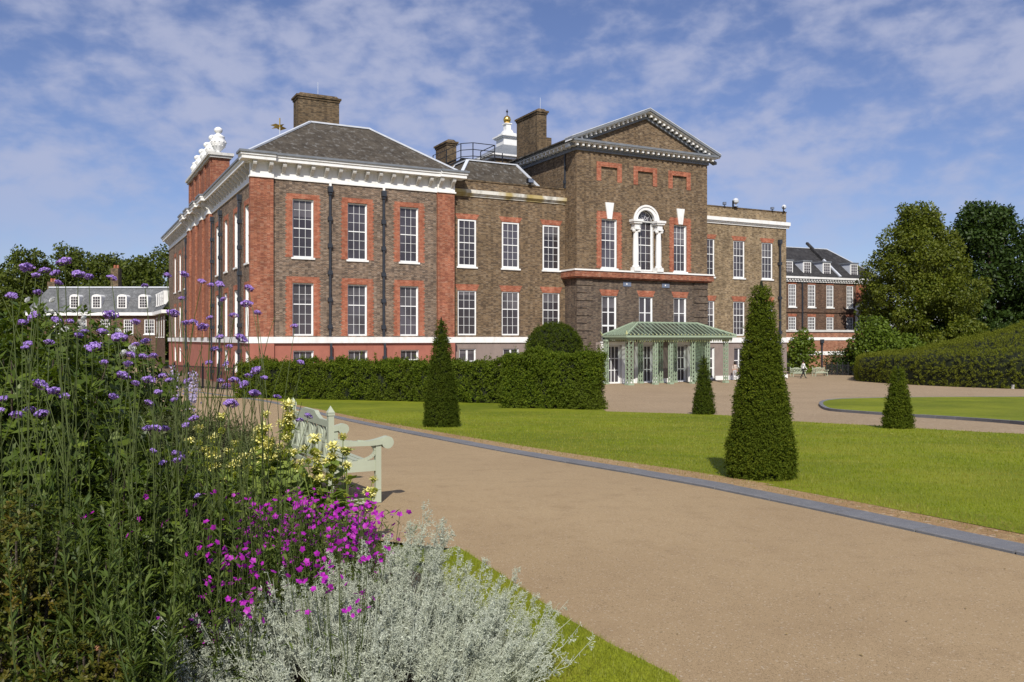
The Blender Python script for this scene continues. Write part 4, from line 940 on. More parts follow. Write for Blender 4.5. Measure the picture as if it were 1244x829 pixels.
# ---------------------------------------------------------------- clipped yews and hedges
def cone(label, x, y, h, r, n, leaf, mat=m_yew, seed=0, lean=0):
    t = thing('topiary_cone', label, 'topiary', (x, y, gz(y) + .03), seed, 'clipped yew cones on the lawn')
    f = rng.uniform(0, 1, n); zf = 1 - np.sqrt(1 - f * .995); a = rng.uniform(0, 2 * math.pi, n)
    def rad(zf): return r * (1 - zf) ** .92 * (1 - .12 * np.exp(-zf * 18)) + .035
    wob = 1 + .035 * np.sin(3 * a + seed) + .03 * np.sin(9 * zf * 3 + 2 * a) + .03 * np.sin(23 * zf + 5 * a + seed)
    rr = rad(zf) * wob; P = np.stack([rr * np.cos(a), rr * np.sin(a), zf * h * .985 + .02], 1)
    Nn = nrm(np.stack([np.cos(a), np.sin(a), np.full(n, r / h)], 1))
    V, Q = surf_leaves(P, Nn, leaf, .38, .75, leaf * .45)
    mb = MB(); mb.lathe([(r * .8 * (1 - k / 12) ** .92 + .012, max(0, k / 12 * h * .95)) for k in range(13)], n=20)
    V2 = np.array([tuple(v) for v in mb.v]); q4 = [f_ for f_ in mb.f if len(f_) == 4]
    k0 = len(V2); V = np.concatenate([V2, V]); Q = np.concatenate([np.array(q4), Q + k0])
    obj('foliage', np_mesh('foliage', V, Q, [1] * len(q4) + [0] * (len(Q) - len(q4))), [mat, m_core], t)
    mb = MB(); mb.tube([(0, 0, -.1), (0, 0, h * .5)], [.05, .03], 7); mb.build('trunk', m_bark, t); return t
x, y = at(925, 588); cone('largest clipped yew cone, at the right of the lawn beside the path', lin(925, y + .36), y + .36, 2.60, .375, 110000, .028, seed=1)
x, y = at(536, 521); cone('tall narrow yew cone standing in front of the long hedge', lin(536, y + .4), y + .4, 3.14, .43, 50000, .040, m_yewdark, seed=2)
x, y = at(855, 505); cone('small dark yew cone in front of the trellis porch', lin(855, y + .3), y + .3, 2.30, .34, 22000, .045, m_yewdark, seed=3)
x, y = at(1091, 523); cone('yew cone farthest right, in front of the round lawn', lin(1091, y + .3), y + .3, 1.76, .31, 26000, .042, seed=4)

def hedgebox(name, label, pts, zt, wid, n, leaf, mat, cat='hedge', rough=.10, topspray=.0):
    """clipped hedge with front line pts (world xy), thickness wid to the left of the line, top height zt above ground"""
    a, b = np.array(pts[0]), np.array(pts[1]); L_ = np.linalg.norm(b - a); u_ = (b - a) / L_; v_ = np.array([-u_[1], u_[0]])
    g0, g1 = gz(a[1]), gz(b[1])
    t = thing(name, label, cat, (*((a + b) / 2), (g0 + g1) / 2))
    c0 = (a + b) / 2; areas = [L_ * zt, wid * zt, wid * zt, L_ * wid]; tot = sum(areas); parts = []
    def put(s, w_, zf, Nn):
        n = len(s); xy = a + np.outer(s, u_) + np.outer(w_, v_); g = g0 + (g1 - g0) * s / L_
        P = np.stack([xy[:, 0] - c0[0], xy[:, 1] - c0[1], g + zf * zt - (g0 + g1) / 2], 1)
        wv = rough * (np.sin(s * 2.1 + zf * 5) + np.sin(s * 5.3 + 2) * .6 + np.sin(zf * 9 + s * 3.7) * .6)
        return surf_leaves(P + Nn * wv[:, None], Nn, leaf, .6, .9, leaf * .6)
    k = int(n * areas[0] / tot); one = np.ones
    parts.append(put(rng.uniform(0, L_, k), np.zeros(k), rng.uniform(0, 1, k), np.tile(np.array([-v_[0], -v_[1], .05]), (k, 1))))
    k = int(n * areas[1] / tot); parts.append(put(np.zeros(k), rng.uniform(0, wid, k), rng.uniform(0, 1, k), np.tile(np.array([-u_[0], -u_[1], .05]), (k, 1))))
    parts.append(put(one(k) * L_, rng.uniform(0, wid, k), rng.uniform(0, 1, k), np.tile(np.array([u_[0], u_[1], .05]), (k, 1))))
    k = int(n * areas[3] / tot); parts.append(put(rng.uniform(0, L_, k), rng.uniform(0, wid, k), one(k) * .99, np.tile(np.array([0, 0, 1.]), (k, 1))))
    if topspray:                                            # untrimmed shoots above the clipped top
        k = int(L_ * 60); s = rng.uniform(0, L_, k); w_ = rng.uniform(0, wid, k)
        for q in range(4): parts.append(put(s + rng.normal(0, .02, k), w_, .99 + topspray * rng.uniform(.2, 1, k) * (q + 1) / 4, np.tile(np.array([0, 0, 1.]), (k, 1))))
    i_ = .14
    V2 = []
    for s in (i_, L_ - i_):
        for w_ in (i_, wid - i_):
            for zf in (-.1, (zt - i_) / zt): xy = a + s * u_ + w_ * v_ - c0; V2.append((xy[0], xy[1], g0 + (g1 - g0) * s / L_ + zf * zt - (g0 + g1) / 2))
    q4 = [(0, 1, 3, 2), (4, 6, 7, 5), (0, 4, 5, 1), (2, 3, 7, 6), (1, 5, 7, 3)]
    V, Q = join(parts); V = np.concatenate([np.array(V2), V]); Q = np.concatenate([np.array(q4), Q + 8])
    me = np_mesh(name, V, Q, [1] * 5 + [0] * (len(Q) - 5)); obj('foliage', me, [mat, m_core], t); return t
p0, p1 = (lin(288, 49), 49.), (lin(618, 41.5), 41.5)
hedgebox('clipped_hedge', 'long low clipped hedge running in front of the palace base', (p0, p1), 1.95, 1.4, 80000, .085, m_hedge, topspray=.20)
p0, p1 = (lin(613, 37.5), 37.5), (lin(724, 36.0), 36.0)
hedgebox('clipped_hedge', 'square block of clipped hedge under the yew dome', (p0, p1), 2.34, 1.5, 60000, .070, m_hedge, topspray=.16)
x0, y0_ = lin(673.5, 41.5), 41.5; dz = gz(y0_); rD = 1.32
td = thing('topiary_dome', 'smooth rounded yew dome rising behind the square hedge block', 'topiary', (x0, y0_, dz))
n = 42000; f = rng.uniform(0, 1, n); a = rng.uniform(0, 2 * math.pi, n)
hD = ZC + (412 - 393) / 1044 * y0_ - dz; zc_ = hD - rD * .95
side_ = f < .45; ph = np.arccos(rng.uniform(0, 1, n)); zz_ = np.where(side_, rng.uniform(0, zc_, n), zc_ + rD * .95 * np.sin(math.pi / 2 - ph)); rr = np.where(side_, rD, rD * np.sin(ph))
Nn = nrm(np.stack([np.cos(a) * rr, np.sin(a) * rr, np.where(side_, 0, rD * np.cos(ph))], 1) + 1e-6)
V, Q = surf_leaves(np.stack([rr * np.cos(a), rr * np.sin(a), zz_], 1), Nn, .06, .4, .8, .02)
mb = MB(); mb.lathe([(rD * .93, 0), (rD * .93, zc_)] + [(rD * .93 * math.cos(k * math.pi / 16), zc_ + rD * .88 * math.sin(k * math.pi / 16)) for k in range(1, 8)] + [(.02, zc_ + rD * .88)], n=20)
q4 = [q for q in mb.f if len(q) == 4]; V2 = np.array([tuple(v) for v in mb.v])
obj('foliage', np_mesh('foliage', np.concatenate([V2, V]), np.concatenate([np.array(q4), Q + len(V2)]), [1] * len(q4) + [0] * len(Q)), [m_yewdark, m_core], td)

# the big mounded hedge at the right: a clipped face below a long sloping top
def mound(label, line, prof, n, leaf, mat, name='clipped_hedge'):
    """line: front foot line (world), prof: list of (distance back, height)"""
    P_ = smoothline(line, 8); nb = offset(P_, 1.0); t = thing(name, label, 'hedge', (*P_[len(P_) // 2], 0))
    O = np.array([*P_[len(P_) // 2], 0]); rows = []
    for k, (p, q) in enumerate(zip(P_, nb)):
        f = max(0, min(1, (k - 12) / 22)) ** .8
        rows.append([np.array([p[0] + (q[0] - p[0]) * d_, p[1] + (q[1] - p[1]) * d_, gz(p[1]) + min(z_, 2.3) + max(0, z_ - 2.3) * f]) - O for d_, z_ in prof])
    A_ = np.array(rows); m, kk = A_.shape[:2]; quads = []; ar = []
    for i in range(m - 1):
        for j in range(kk - 1):
            c = A_[i, j], A_[i + 1, j], A_[i + 1, j + 1], A_[i, j + 1]; quads.append(c); ar.append(np.linalg.norm(np.cross(c[2] - c[0], c[3] - c[1])) / 2)
    ar = np.array(ar); idx = rng.choice(len(quads), n, p=ar / ar.sum()); C = np.array(quads)[idx]; u1, v1 = rng.uniform(0, 1, (n, 1)), rng.uniform(0, 1, (n, 1))
    P = (C[:, 0] * (1 - u1) + C[:, 1] * u1) * (1 - v1) + (C[:, 3] * (1 - u1) + C[:, 2] * u1) * v1
    Nn = nrm(np.cross(C[:, 2] - C[:, 0], C[:, 3] - C[:, 1])); Nn *= np.where(Nn[:, 2:] < -.01, -1, 1)
    hz = .10 * np.sin(P[:, :1] * .83 + 1) * np.sin(P[:, 1:2] * .67) + .05 * np.sin(P[:, :1] * 2.3 + P[:, 1:2] * 1.1 + 2 * np.sin(P[:, :1] * .6)); P = P + Nn * hz
    V, Q = surf_leaves(P, Nn, leaf, .6, .9, leaf * .7)
    V2 = (A_ - np.array([0, 0, .22])).reshape(-1, 3); V2[:, :2] += 0
    q4 = [(i * kk + j, (i + 1) * kk + j, (i + 1) * kk + j + 1, i * kk + j + 1) for i in range(m - 1) for j in range(kk - 1)]
    # pull the core in behind the leaves
    for i in range(m):
        bk = np.array([*(np.array(nb[i]) - np.array(P_[i])), 0]); V2[i * kk:(i + 1) * kk] += bk * .2
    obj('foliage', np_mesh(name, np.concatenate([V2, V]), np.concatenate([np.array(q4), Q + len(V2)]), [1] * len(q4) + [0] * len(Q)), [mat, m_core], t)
    return t
fl_ = [(lin(1130, 108), 108.), (lin(1065, 92), 92.), (lin(1041, 81), 81.), (lin(1072, 75), 75.), (lin(1140, 69), 69.), (lin(1235, 64), 64.), (lin(1330, 61), 61.)]
mound('great sloping mound of clipped hedge at the right of the forecourt', fl_, [(0, 0), (-.12, 1.2), (.0, 2.15), (.3, 2.45), (1.0, 2.72), (2.2, 3.05), (3.6, 3.45), (5.2, 3.92), (7, 4.44), (9, 4.98), (10.8, 5.36), (12.2, 5.2), (13, 4.3), (13.2, 0)], 260000, .085, m_hedgeb)
hedgebox('clipped_hedge', 'tall dark hedge behind the great mound, under the dark tree', ((lin(1128, 104), 104.), (lin(1300, 100), 100.)), 5.4, 2.0, 30000, .2, m_darktree)

# ---------------------------------------------------------------- bench (sage paint, scrolled arms, lattice back)
def make_bench(label, loc, rz, group=None):
    t = thing('garden_bench', label, 'bench', loc, rz, group); L_ = 1.5; D = .50; w_ = .058
    for y in (0, L_):
        mb = MB(); mb.box(-w_ / 2, w_ / 2, y - w_ / 2, y + w_ / 2, .0, .95); h = w_ * .62
        mb.box(-h, h, y - h, y + h, .92, .945)
        for q in range(4): a = [(-h, -h), (h, -h), (h, h), (-h, h)]; mb.face([(a[q][0], y + a[q][1], .95), (a[(q + 1) % 4][0], y + a[(q + 1) % 4][1], .95), (0, y, 1.02)])
        mb.build('leg', m_pale, t)
        mb = MB(); mb.box(D - w_ / 2, D + w_ / 2, y - w_ / 2, y + w_ / 2, 0, .64); mb.build('leg', m_pale, t)
        mb = MB()                                        # arm: a dipping rail ending in a scroll
        n = 12; top = []; bot = []
        for k in range(n + 1):
            f = k / n; x = .03 + (D + .05) * f; z = .655 + .035 * math.sin(f * math.pi * 1.15 + 2.4) + .035 * f; th_ = .058 + .012 * math.cos(f * 6)
            top.append((x, z)); bot.append((x, z - th_))
        pr = [(x, y - .045, z) for x, z in top] + [(x, y - .045, z) for x, z in bot[::-1]]
        for k in range(n): mb.prism([(top[k][0], y - .045, top[k][1]), (top[k + 1][0], y - .045, top[k + 1][1]), (bot[k + 1][0], y - .045, bot[k + 1][1]), (bot[k][0], y - .045, bot[k][1])], (0, .09, 0))
        cx_, cz_ = top[-1][0] + .015, top[-1][1] - .062; mb.prism([(cx_ + .064 * math.cos(q * math.pi / 9), y - .05, cz_ + .064 * math.sin(q * math.pi / 9)) for q in range(18)], (0, .10, 0)); mb.build('arm', m_pale, t)
        mb = MB()                                        # end panel: rails, stretcher and four quarter-circle braces
        mb.box(w_ / 2, D - w_ / 2, y - .02, y + .02, .0, .05); mb.build('stretcher', m_pale, t); mb = MB()
        for z0, z1 in ((.33, .38), (.378, .44)): mb.box(w_ / 2, D - w_ / 2, y - (.02 if z0 < .35 else .018), y + (.02 if z0 < .35 else .018), z0, z1)
        xm = D / 2
        for sx in (-1, 1):
            for zc0, s2 in ((.64, -1), (.44, 1)):
                pts = [(xm + sx * (.03 + .19 * math.sin(q * math.pi / 16)), y, zc0 + s2 * (.10 * (1 - math.cos(q * math.pi / 16)))) for q in range(9)]
                for p, q in zip(pts, pts[1:]): mb.bar(p, q, .03, .03)
        mb.build('end_panel', m_pale, t)
    mb = MB(); y0, y1 = w_ / 2, L_ - w_ / 2
    mb.box(-.02, .02, y0, y1, .42, .48); mb.box(-.02, .02, y0, y1, .33, .38)
    mb.box(-.022, .022, y0, y1, .80, .865)
    pf = [(y0 + .30, .865), (y0 + .42, .90), (y0 + .48, .935), (y1 - .48, .935), (y1 - .42, .90), (y1 - .30, .865)]; mb.prism([(-.022, a, z) for a, z in pf], (.044, 0, 0))
    nb_ = 4
    for k in range(nb_):
        a, b = y0 + (y1 - y0) * k / nb_, y0 + (y1 - y0) * (k + 1) / nb_; m_ = (a + b) / 2
        if k: mb.box(-.017, .017, a - .017, a + .017, .48, .80)
        for s2 in (-1, 1):                               # facing arcs and an upright in every panel
            pts = [(0, m_ + s2 * ((b - a) / 2 - .02 - .12 * math.sin(math.pi * q / 10)), .48 + .32 * q / 10) for q in range(11)]
            for p, q in zip(pts, pts[1:]): mb.bar(p, q, .026, .026)
        mb.box(-.012, .012, m_ - .012, m_ + .012, .48, .80); mb.bar((0, m_ - .06, .64), (0, m_ + .06, .64), .03, .02)
    mb.build('backrest', m_pale, t)
    mb = MB()
    for k in range(6): x = .045 + k * .078; mb.box(x, x + .062, y0, y1, .382, .404)
    mb.box(D - .02, D + .02, y0, y1, .32, .378); mb.build('seat', m_pale, t); return t
by = 8.68; bx = (401.5 - 622) / 1044 * by
bench = make_bench('pale sage green wooden bench with scrolled arms beside the path', (bx, by, gz(by) + .006), R(28.5), 'sage green benches')
for px, Y, rz, lb_ in ((960, 89, -70, 'small far bench at the foot of the terrace wall, left of the walking man'), (987, 90, -70, 'small far bench just right of the walking man')):
    dup(bench, (lin(px, Y), Y, gz(Y)), R(rz), (1, 1, 1), lb_)

# ---------------------------------------------------------------- railings, posts
def railing(label, a, b, h, n, name='iron_railing', gap=None):
    a = np.array(a); b = np.array(b); L_ = float(np.linalg.norm(b - a)); t = thing(name, label, 'railing', (*a, gz((a[1] + b[1]) / 2)), math.atan2(*(b - a)[::-1]))
    mb = MB(); mb.box(0, L_, -.025, .025, h - .1, h - .05); mb.box(0, L_, -.025, .025, .12, .17); mb.build('rail', m_iron, t)
    mb = MB()
    for k in range(n + 1): x = L_ * k / n; mb.box(x - .014, x + .014, -.014, .014, 0, h)
    o = mb.build('bars', m_iron, t); o['kind'] = 'stuff' if n > 100 else 'thing'
    for k in range(6): x = L_ * k / 5; q = MB(); q.box(x - .045, x + .045, -.045, .045, 0, h + .12); q.lathe([(.05, 0), (.07, .06), (.01, .14)], (x, 0, h + .12), 6); q.build('post', m_iron, t)
    return t
railing('black iron railing in front of the palace side wall, seen through the purple flowers', (lin(196, 70), 70.), (lin(284, 62), 62.), 1.7, 70)
railing('low black railing below the terrace wall, right of the far benches', (lin(1004, 93), 93.), (lin(1037, 92), 92.), 1.15, 40)
pt = thing('white_post', 'short white post on a flat base by the left end of the great hedge', 'post', (lin(1039.5, 98), 98, 0)); mb = MB(); mb.lathe([(.09, 0.06), (.09, 1.15), (.06, 1.22), (0, 1.24)], n=10); mb.build('shaft', m_white, pt); mb = MB(); mb.box(-.3, .3, -.3, .3, 0, .06); mb.build('base', m_white, pt)
wbx = thing('marker_box', 'small white box on the gravel edge at the foot of the great hedge', 'box', (*at(1232, 472.5), gz(at(1232, 472.5)[1])), .2); mb = MB(); mb.box(-.2, .2, -.15, .15, 0, .26); mb.build('body', m_white, wbx); mb = MB(); mb.box(-.22, .22, -.17, .17, .26, .30); mb.build('lid', m_white, wbx)

# ---------------------------------------------------------------- people
m_skin = paint('skin', (.46, .27, .19), .06, .6); m_shirt = paint('white_shirt', (.72, .72, .72), .05, .8); m_trouser = paint('dark_trousers', (.018, .018, .022), .2, .85)
m_hair = paint('dark_hair', (.025, .018, .014), .2, .6); m_blouse = paint('pale_patterned_blouse', (.50, .42, .36), .35, .85, 9); m_jeans = paint('pale_trousers', (.45, .45, .47), .08, .85)
def person(label, x, y, rz, joints, edges, split, mats, hair):
    t = thing('person', label, 'person', (x, y, gz(y)), rz)
    me = bpy.data.meshes.new('body'); me.from_pydata([j[:3] for j in joints], edges, []); o = bpy.data.objects.new('body', me); COL.objects.link(o)
    md = o.modifiers.new('skin', 'SKIN'); sv = me.skin_vertices[0].data if me.skin_vertices else None
    if sv is None:
        bm = bmesh.new(); bm.from_mesh(me); bm.verts.layers.skin.verify(); bm.to_mesh(me); bm.free(); sv = me.skin_vertices[0].data
    for s_, j in zip(sv, joints): s_.radius = (j[3], j[4] if len(j) > 4 else j[3])
    sv[0].use_root = True
    sd = o.modifiers.new('sub', 'SUBSURF'); sd.levels = sd.render_levels = 2
    dg = bpy.context.evaluated_depsgraph_get(); m2 = bpy.data.meshes.new_from_object(o.evaluated_get(dg)); bpy.data.objects.remove(o)
    m2.name = 'body'
    for m in mats: m2.materials.append(m)
    for p in m2.polygons: p.material_index = split(p.center); p.use_smooth = True
    obj('body', m2, None, t)
    h = joints[3]; mb = MB(); mb.lathe([(.0, .135), (.06, .125), (.10, .07), (.112, 0), (.105, -.06)] + ([(.10, -.16), (.06, -.2)] if hair else []), (h[0] - .018, h[1], h[2] + .02), 12); mb.build('hair', m_hair, t, smooth=True)
    return t
def figure(swing, armswing, lean=.03):
    s = swing
    J = [(0, 0, .95, .15, .12), (lean * .5, 0, 1.18, .13, .10), (lean, 0, 1.42, .16, .10), (lean + .03, 0, 1.64, .085, .10), (lean + .01, 0, 1.52, .055),
         (0, .10, .90, .085), (s * .5, .10, .50, .062), (s, .10, .09, .045), (s + .16, .10, .04, .035),
         (0, -.10, .90, .085), (-s * .25, -.10, .50, .062), (-s * .95, -.10, .12, .045), (-s * .95 + .14, -.10, .05, .035),
         (lean, .20, 1.40, .06), (lean - armswing * .5, .24, 1.13, .045), (lean - armswing * .3 + .08, .24, .90, .035), (lean - armswing * .3 + .12, .24, .82, .03),
         (lean, -.20, 1.40, .06), (lean + armswing * .4, -.24, 1.13, .045), (lean + armswing + .08, -.24, .95, .035), (lean + armswing + .13, -.24, .88, .03)]
    E_ = [(0, 1), (1, 2), (2, 4), (4, 3), (0, 5), (5, 6), (6, 7), (7, 8), (0, 9), (9, 10), (10, 11), (11, 12), (2, 13), (13, 14), (14, 15), (15, 16), (2, 17), (17, 18), (18, 19), (19, 20)]
    return J, E_
J, E_ = figure(.32, .18)
person('man in white shirt and dark trousers walking past the far benches', lin(975.5, 84.8), 84.8, R(8), J, E_, lambda c: 2 if c.z < .06 else (1 if c.z < .98 and abs(c.y) < .2 else (0 if c.z > 1.47 or c.z < .93 else 3)), [m_skin, m_trouser, m_hair, m_shirt], False)
J, E_ = figure(.14, .06)
person('woman in pale blouse and light trousers half hidden behind the largest yew cone', lin(892.5, 81), 81, R(-80), J, E_, lambda c: 2 if c.z < .06 else (1 if c.z < .98 and abs(c.y) < .2 else (0 if c.z > 1.45 or c.z < 1.08 else 3)), [m_skin, m_jeans, m_hair, m_blouse], True)

# ---------------------------------------------------------------- flower bed
m_shrub = leafmat('shrub_leaf', (.038, .072, .008), (.150, .200, .024), (.080, .120, .016), .30, .42, .35, 3)
m_gold_l = leafmat('golden_leaf', (.032, .056, .007), (.085, .105, .010), (.15, .105, .012), .25, .5, .3, 5)
m_peren = leafmat('willow_leaf', (.050, .088, .014), (.125, .165, .030), None, .28, .5, .3)
m_stem = leafmat('green_stem', (.055, .080, .020), (.095, .120, .034), None, .05, .5, .3)
m_feather = leafmat('feathery_leaf', (.085, .105, .040), (.15, .165, .070), None, .2, .6, .2)
m_silver = leafmat('silver_leaf', (.38, .42, .33), (.64, .67, .56), (.48, .51, .39), .18, .8, .1, 4, (1.1, 1.1, .95))
m_violet = leafmat('violet_floret', (.29, .17, .52), (.48, .33, .72), None, .2, .6, .2, tcol=(1.2, 1, 1.3))
m_calyx = leafmat('purple_calyx', (.10, .04, .14), (.16, .08, .20), None, .1, .6, .2)
m_mag = leafmat('magenta_petal', (.25, .008, .25), (.52, .035, .49), None, .25, .5, .2, tcol=(1.3, .8, 1.2))
m_yell = leafmat('pale_yellow_petal', (.68, .62, .13), (.84, .82, .40), None, .2, .6, .2, tcol=(1.2, 1.1, .7))
m_ygreen = leafmat('yellow_green_calyx', (.26, .30, .03), (.38, .40, .07), None, .2, .6, .2)
m_sage = leafmat('sage_leaf', (.13, .19, .035), (.25, .31, .07), None, .3, .6, .2)
m_whitep = leafmat('white_petal', (.75, .75, .72), (.85, .85, .82), None, .2, .6, .2, tcol=(1, 1, 1))

def W(px, py, Y): return np.array([(px - 622) / 1044 * Y, Y, ZC - (py - 412) / 1044 * Y])
def rosettes(C, Nn, k, ln, asp, droop=.0):
    """k lance leaves fanned round every shoot tip"""
    n = len(C); C = np.repeat(C, k, 0); Nn = np.repeat(Nn, k, 0); r_ = rdir(n * k); tang = nrm(r_ - Nn * np.sum(r_ * Nn, 1, keepdims=True))
    ax = nrm(tang + Nn * rng.uniform(.1, .9, (n * k, 1)) + np.array([0, 0, -droop])); L_ = ln * rng.uniform(.6, 1.3, n * k)
    P = C - Nn * rng.uniform(0, ln * .8, (n * k, 1)); return leafquads(P, ax, nrm(Nn + tang * -.3 + rdir(n * k) * .2), L_, L_ * asp)
def bedshrub(name, label, x, y, h, rx, ry, mat, n, ln, asp, k=7, cat='shrub', lobes=9, floor=.1):
    z = gz(y); t = thing(name, label, cat, (x, y, z)); parts = []
    for q in range(lobes):
        a = q * 2.4; f = math.sqrt((q + .3) / lobes); c = np.array([rx * .62 * f * math.cos(a), ry * .62 * f * math.sin(a), h * (.62 - .25 * f * f + rng.uniform(-.05, .06))]); r_ = np.array([rx * .42, ry * .42, h * .36])
        m = n // lobes; dd = rdir(m); dd[:, 2] = np.abs(dd[:, 2]) * .9 - .2; dd = nrm(dd); C = c + dd * r_ * rng.uniform(.7, 1.08, (m, 1)); parts.append(rosettes(C, nrm(dd + np.array([0, 0, .45])), k, ln, asp))
    m = n // 3; a = rng.uniform(0, 2 * math.pi, m); zf = rng.uniform(floor, .6, m); dd = np.stack([np.cos(a), np.sin(a), np.full(m, .3)], 1)
    parts.append(rosettes(np.stack([np.cos(a) * rx * .9, np.sin(a) * ry * .9, zf * h], 1) * rng.uniform(.8, 1.05, (m, 1)), nrm(dd), k, ln, asp))
    V, Q = join(parts); o = obj('foliage', np_mesh('foliage', V, Q), mat, t)
    mb = MB()
    for q in range(14): a = q * 2.4; f = math.sqrt(q / 14); mb.tube([(.05 * math.cos(a), .05 * math.sin(a), -.03), (rx * .35 * f * math.cos(a), ry * .35 * f * math.sin(a), h * .4), (rx * .65 * f * math.cos(a), ry * .65 * f * math.sin(a), h * .82)], [.012, .009, .004], 5)
    mb.build('stems', m_bark, t); return t
def willow(label, x, y, n, h, rx, ry, lean=(0, 0), name='willowy_perennial', mat=None, ln=.085, nl=40):
    t = thing(name, label, 'plant', (x, y, gz(y))); mb = MB(); parts = []
    for q in range(n):
        b = np.array([rng.uniform(-rx, rx), rng.uniform(-ry, ry), 0]); hh = h * rng.uniform(.65, 1.08); tip = b + np.array([rng.normal(0, .09) + lean[0], rng.normal(0, .09) + lean[1], hh]); md = (b + tip) / 2 + rng.normal(0, .02, 3)
        mb.tube([b, md, tip], [.0035, .003, .0015], 4); f = rng.uniform(.12, 1, (nl, 1)); P = np.where(f < .5, b + (md - b) * f * 2, md + (tip - md) * (f * 2 - 1)); a = rng.uniform(0, 2 * math.pi, nl)
        ax = np.stack([np.cos(a), np.sin(a), rng.uniform(.3, 1.3, nl)], 1); L_ = ln * rng.uniform(.6, 1.3, nl) * (1.15 - .6 * f[:, 0]); parts.append(leafquads(P, ax, np.tile([0, 0, 1.], (nl, 1)) + rdir(nl) * .5, L_, L_ * .19))
    mb.build('stems', m_stem, t); V, Q = join(parts); obj('leaves', np_mesh('leaves', V, Q), mat or m_peren, t); return t
bedshrub('leafy_shrub', 'tall dark green lance-leaved shrub at the left edge of the bed', -2.72, 4.7, 1.88, .92, .8, m_shrub, 1500, .085, .30)
bedshrub('leafy_shrub', 'mid green leafy shrub beneath the tall purple flowers', -2.05, 4.5, 1.22, .62, .55, m_shrub, 800, .075, .30)
willow('dense upright green stems in the bottom left corner of the photo', -1.62, 3.45, 34, 1.0, .32, .25)
bedshrub('golden_shrub', 'bronze and golden leaved shrub at the lower left', -1.98, 3.45, 1.06, .30, .28, m_gold_l, 2000, .020, .5, 8)
bedshrub('golden_shrub', 'small olive golden shrub at the foot of the flower stems', -1.62, 3.25, .60, .26, .24, m_gold_l, 1000, .019, .5, 8)
bedshrub('leafy_shrub', 'bright green narrow leaved shrub between the flower stems and the magenta clump', -1.95, 4.15, .78, .36, .4, m_shrub, 520, .075, .24)
bedshrub('leafy_shrub', 'green leafy shrub rising behind the white roses edge at the left', -3.55, 6.2, 1.62, .85, .7, m_shrub, 900, .09, .30)
rs = bedshrub('white_rose_shrub', 'broad green shrub carrying white roses behind the purple flowers', -5.0, 9.6, 2.12, 1.35, 1.1, m_shrub, 1500, .10, .45)
rosem = []
for q in range(5): d5 = rdir(16) ; d5[:, 2] = np.abs(d5[:, 2]); rosem.append(leafquads(np.zeros((16, 3)) + d5 * .012, nrm(d5 + np.array([0, 0, .5])), np.tile([0, 0, 1.], (16, 1)) + rdir(16) * .1, .05, .05))
V, Q = join(rosem); rme = np_mesh('rose', V, Q)
for px, py in ((36, 366), (44, 378), (52, 374), (60, 380), (98, 396), (104, 388), (78, 400), (160, 424), (142, 404), (152, 430), (66, 366)):
    p = W(px, py, 8.6) - np.array([-5.0, 9.6, gz(9.6)]); o = obj('rose', rme, m_whitep, rs, p); o.rotation_euler = (R(60), 0, rng.uniform(0, 6)); o.scale = [.75] * 3
for i, (px, Y, h, lab) in enumerate(((235, 8.2, 1.05, 'feathery grey green perennial in front of the path bend'), (180, 7.4, 1.15, 'feathery perennial behind the middle purple stems'), (285, 9.3, .85, 'pale feathery perennial nearest the bench'))):
    bedshrub('feathery_perennial', lab, lin(px, Y), Y, h, .62, .6, m_feather, 900, .07, .14, 9, 'plant')
# pale lavender spires behind
sp = thing('lavender_spires', 'pale lavender flower spires far back in the bed', 'plant', (lin(165, 11), 11, gz(11)))
V, Q = join([leafquads(np.stack([np.full(60, x), np.full(60, y), z0 + rng.uniform(0, .4, 60)], 1) + rng.normal(0, .02, (60, 3)), rdir(60) + np.array([0, 0, .4]), rdir(60), .04, .03) for x, y, z0 in [(rng.uniform(-.9, .9), rng.uniform(-.4, .4), rng.uniform(.75, 1.1)) for _ in range(16)]])
obj('spikes', np_mesh('spikes', V, Q), leafmat('lavender_petal', (.38, .32, .55), (.50, .44, .66), None, .2, .6, .2), sp)
bedshrub('leafy_shrub', 'low green foliage round the lavender spires', lin(165, 11), 11, .95, 1.5, .7, m_feather, 900, .09, .25, 7, 'plant')

willow('thicket of upright willowy stems with narrow leaves in the middle of the bed', -1.52, 3.95, 48, 1.0, .42, .35)
willow('upright narrow leaved stems in front of the dark shrub at the lower left', -1.95, 3.9, 26, 1.2, .35, .3)
willow('fine green stems behind the magenta flowers', -2.0, 5.6, 50, .95, .55, .4)
willow('narrow leaved stems between the silver bush and the dark corner', -1.55, 3.3, 40, .72, .25, .2)
willow('tall fine stems near the left edge under the flower heads', -2.55, 4.0, 22, 1.3, .4, .3)
willow('grassy green stems filling the back of the bed', -3.3, 6.8, 70, 1.05, .8, .6)

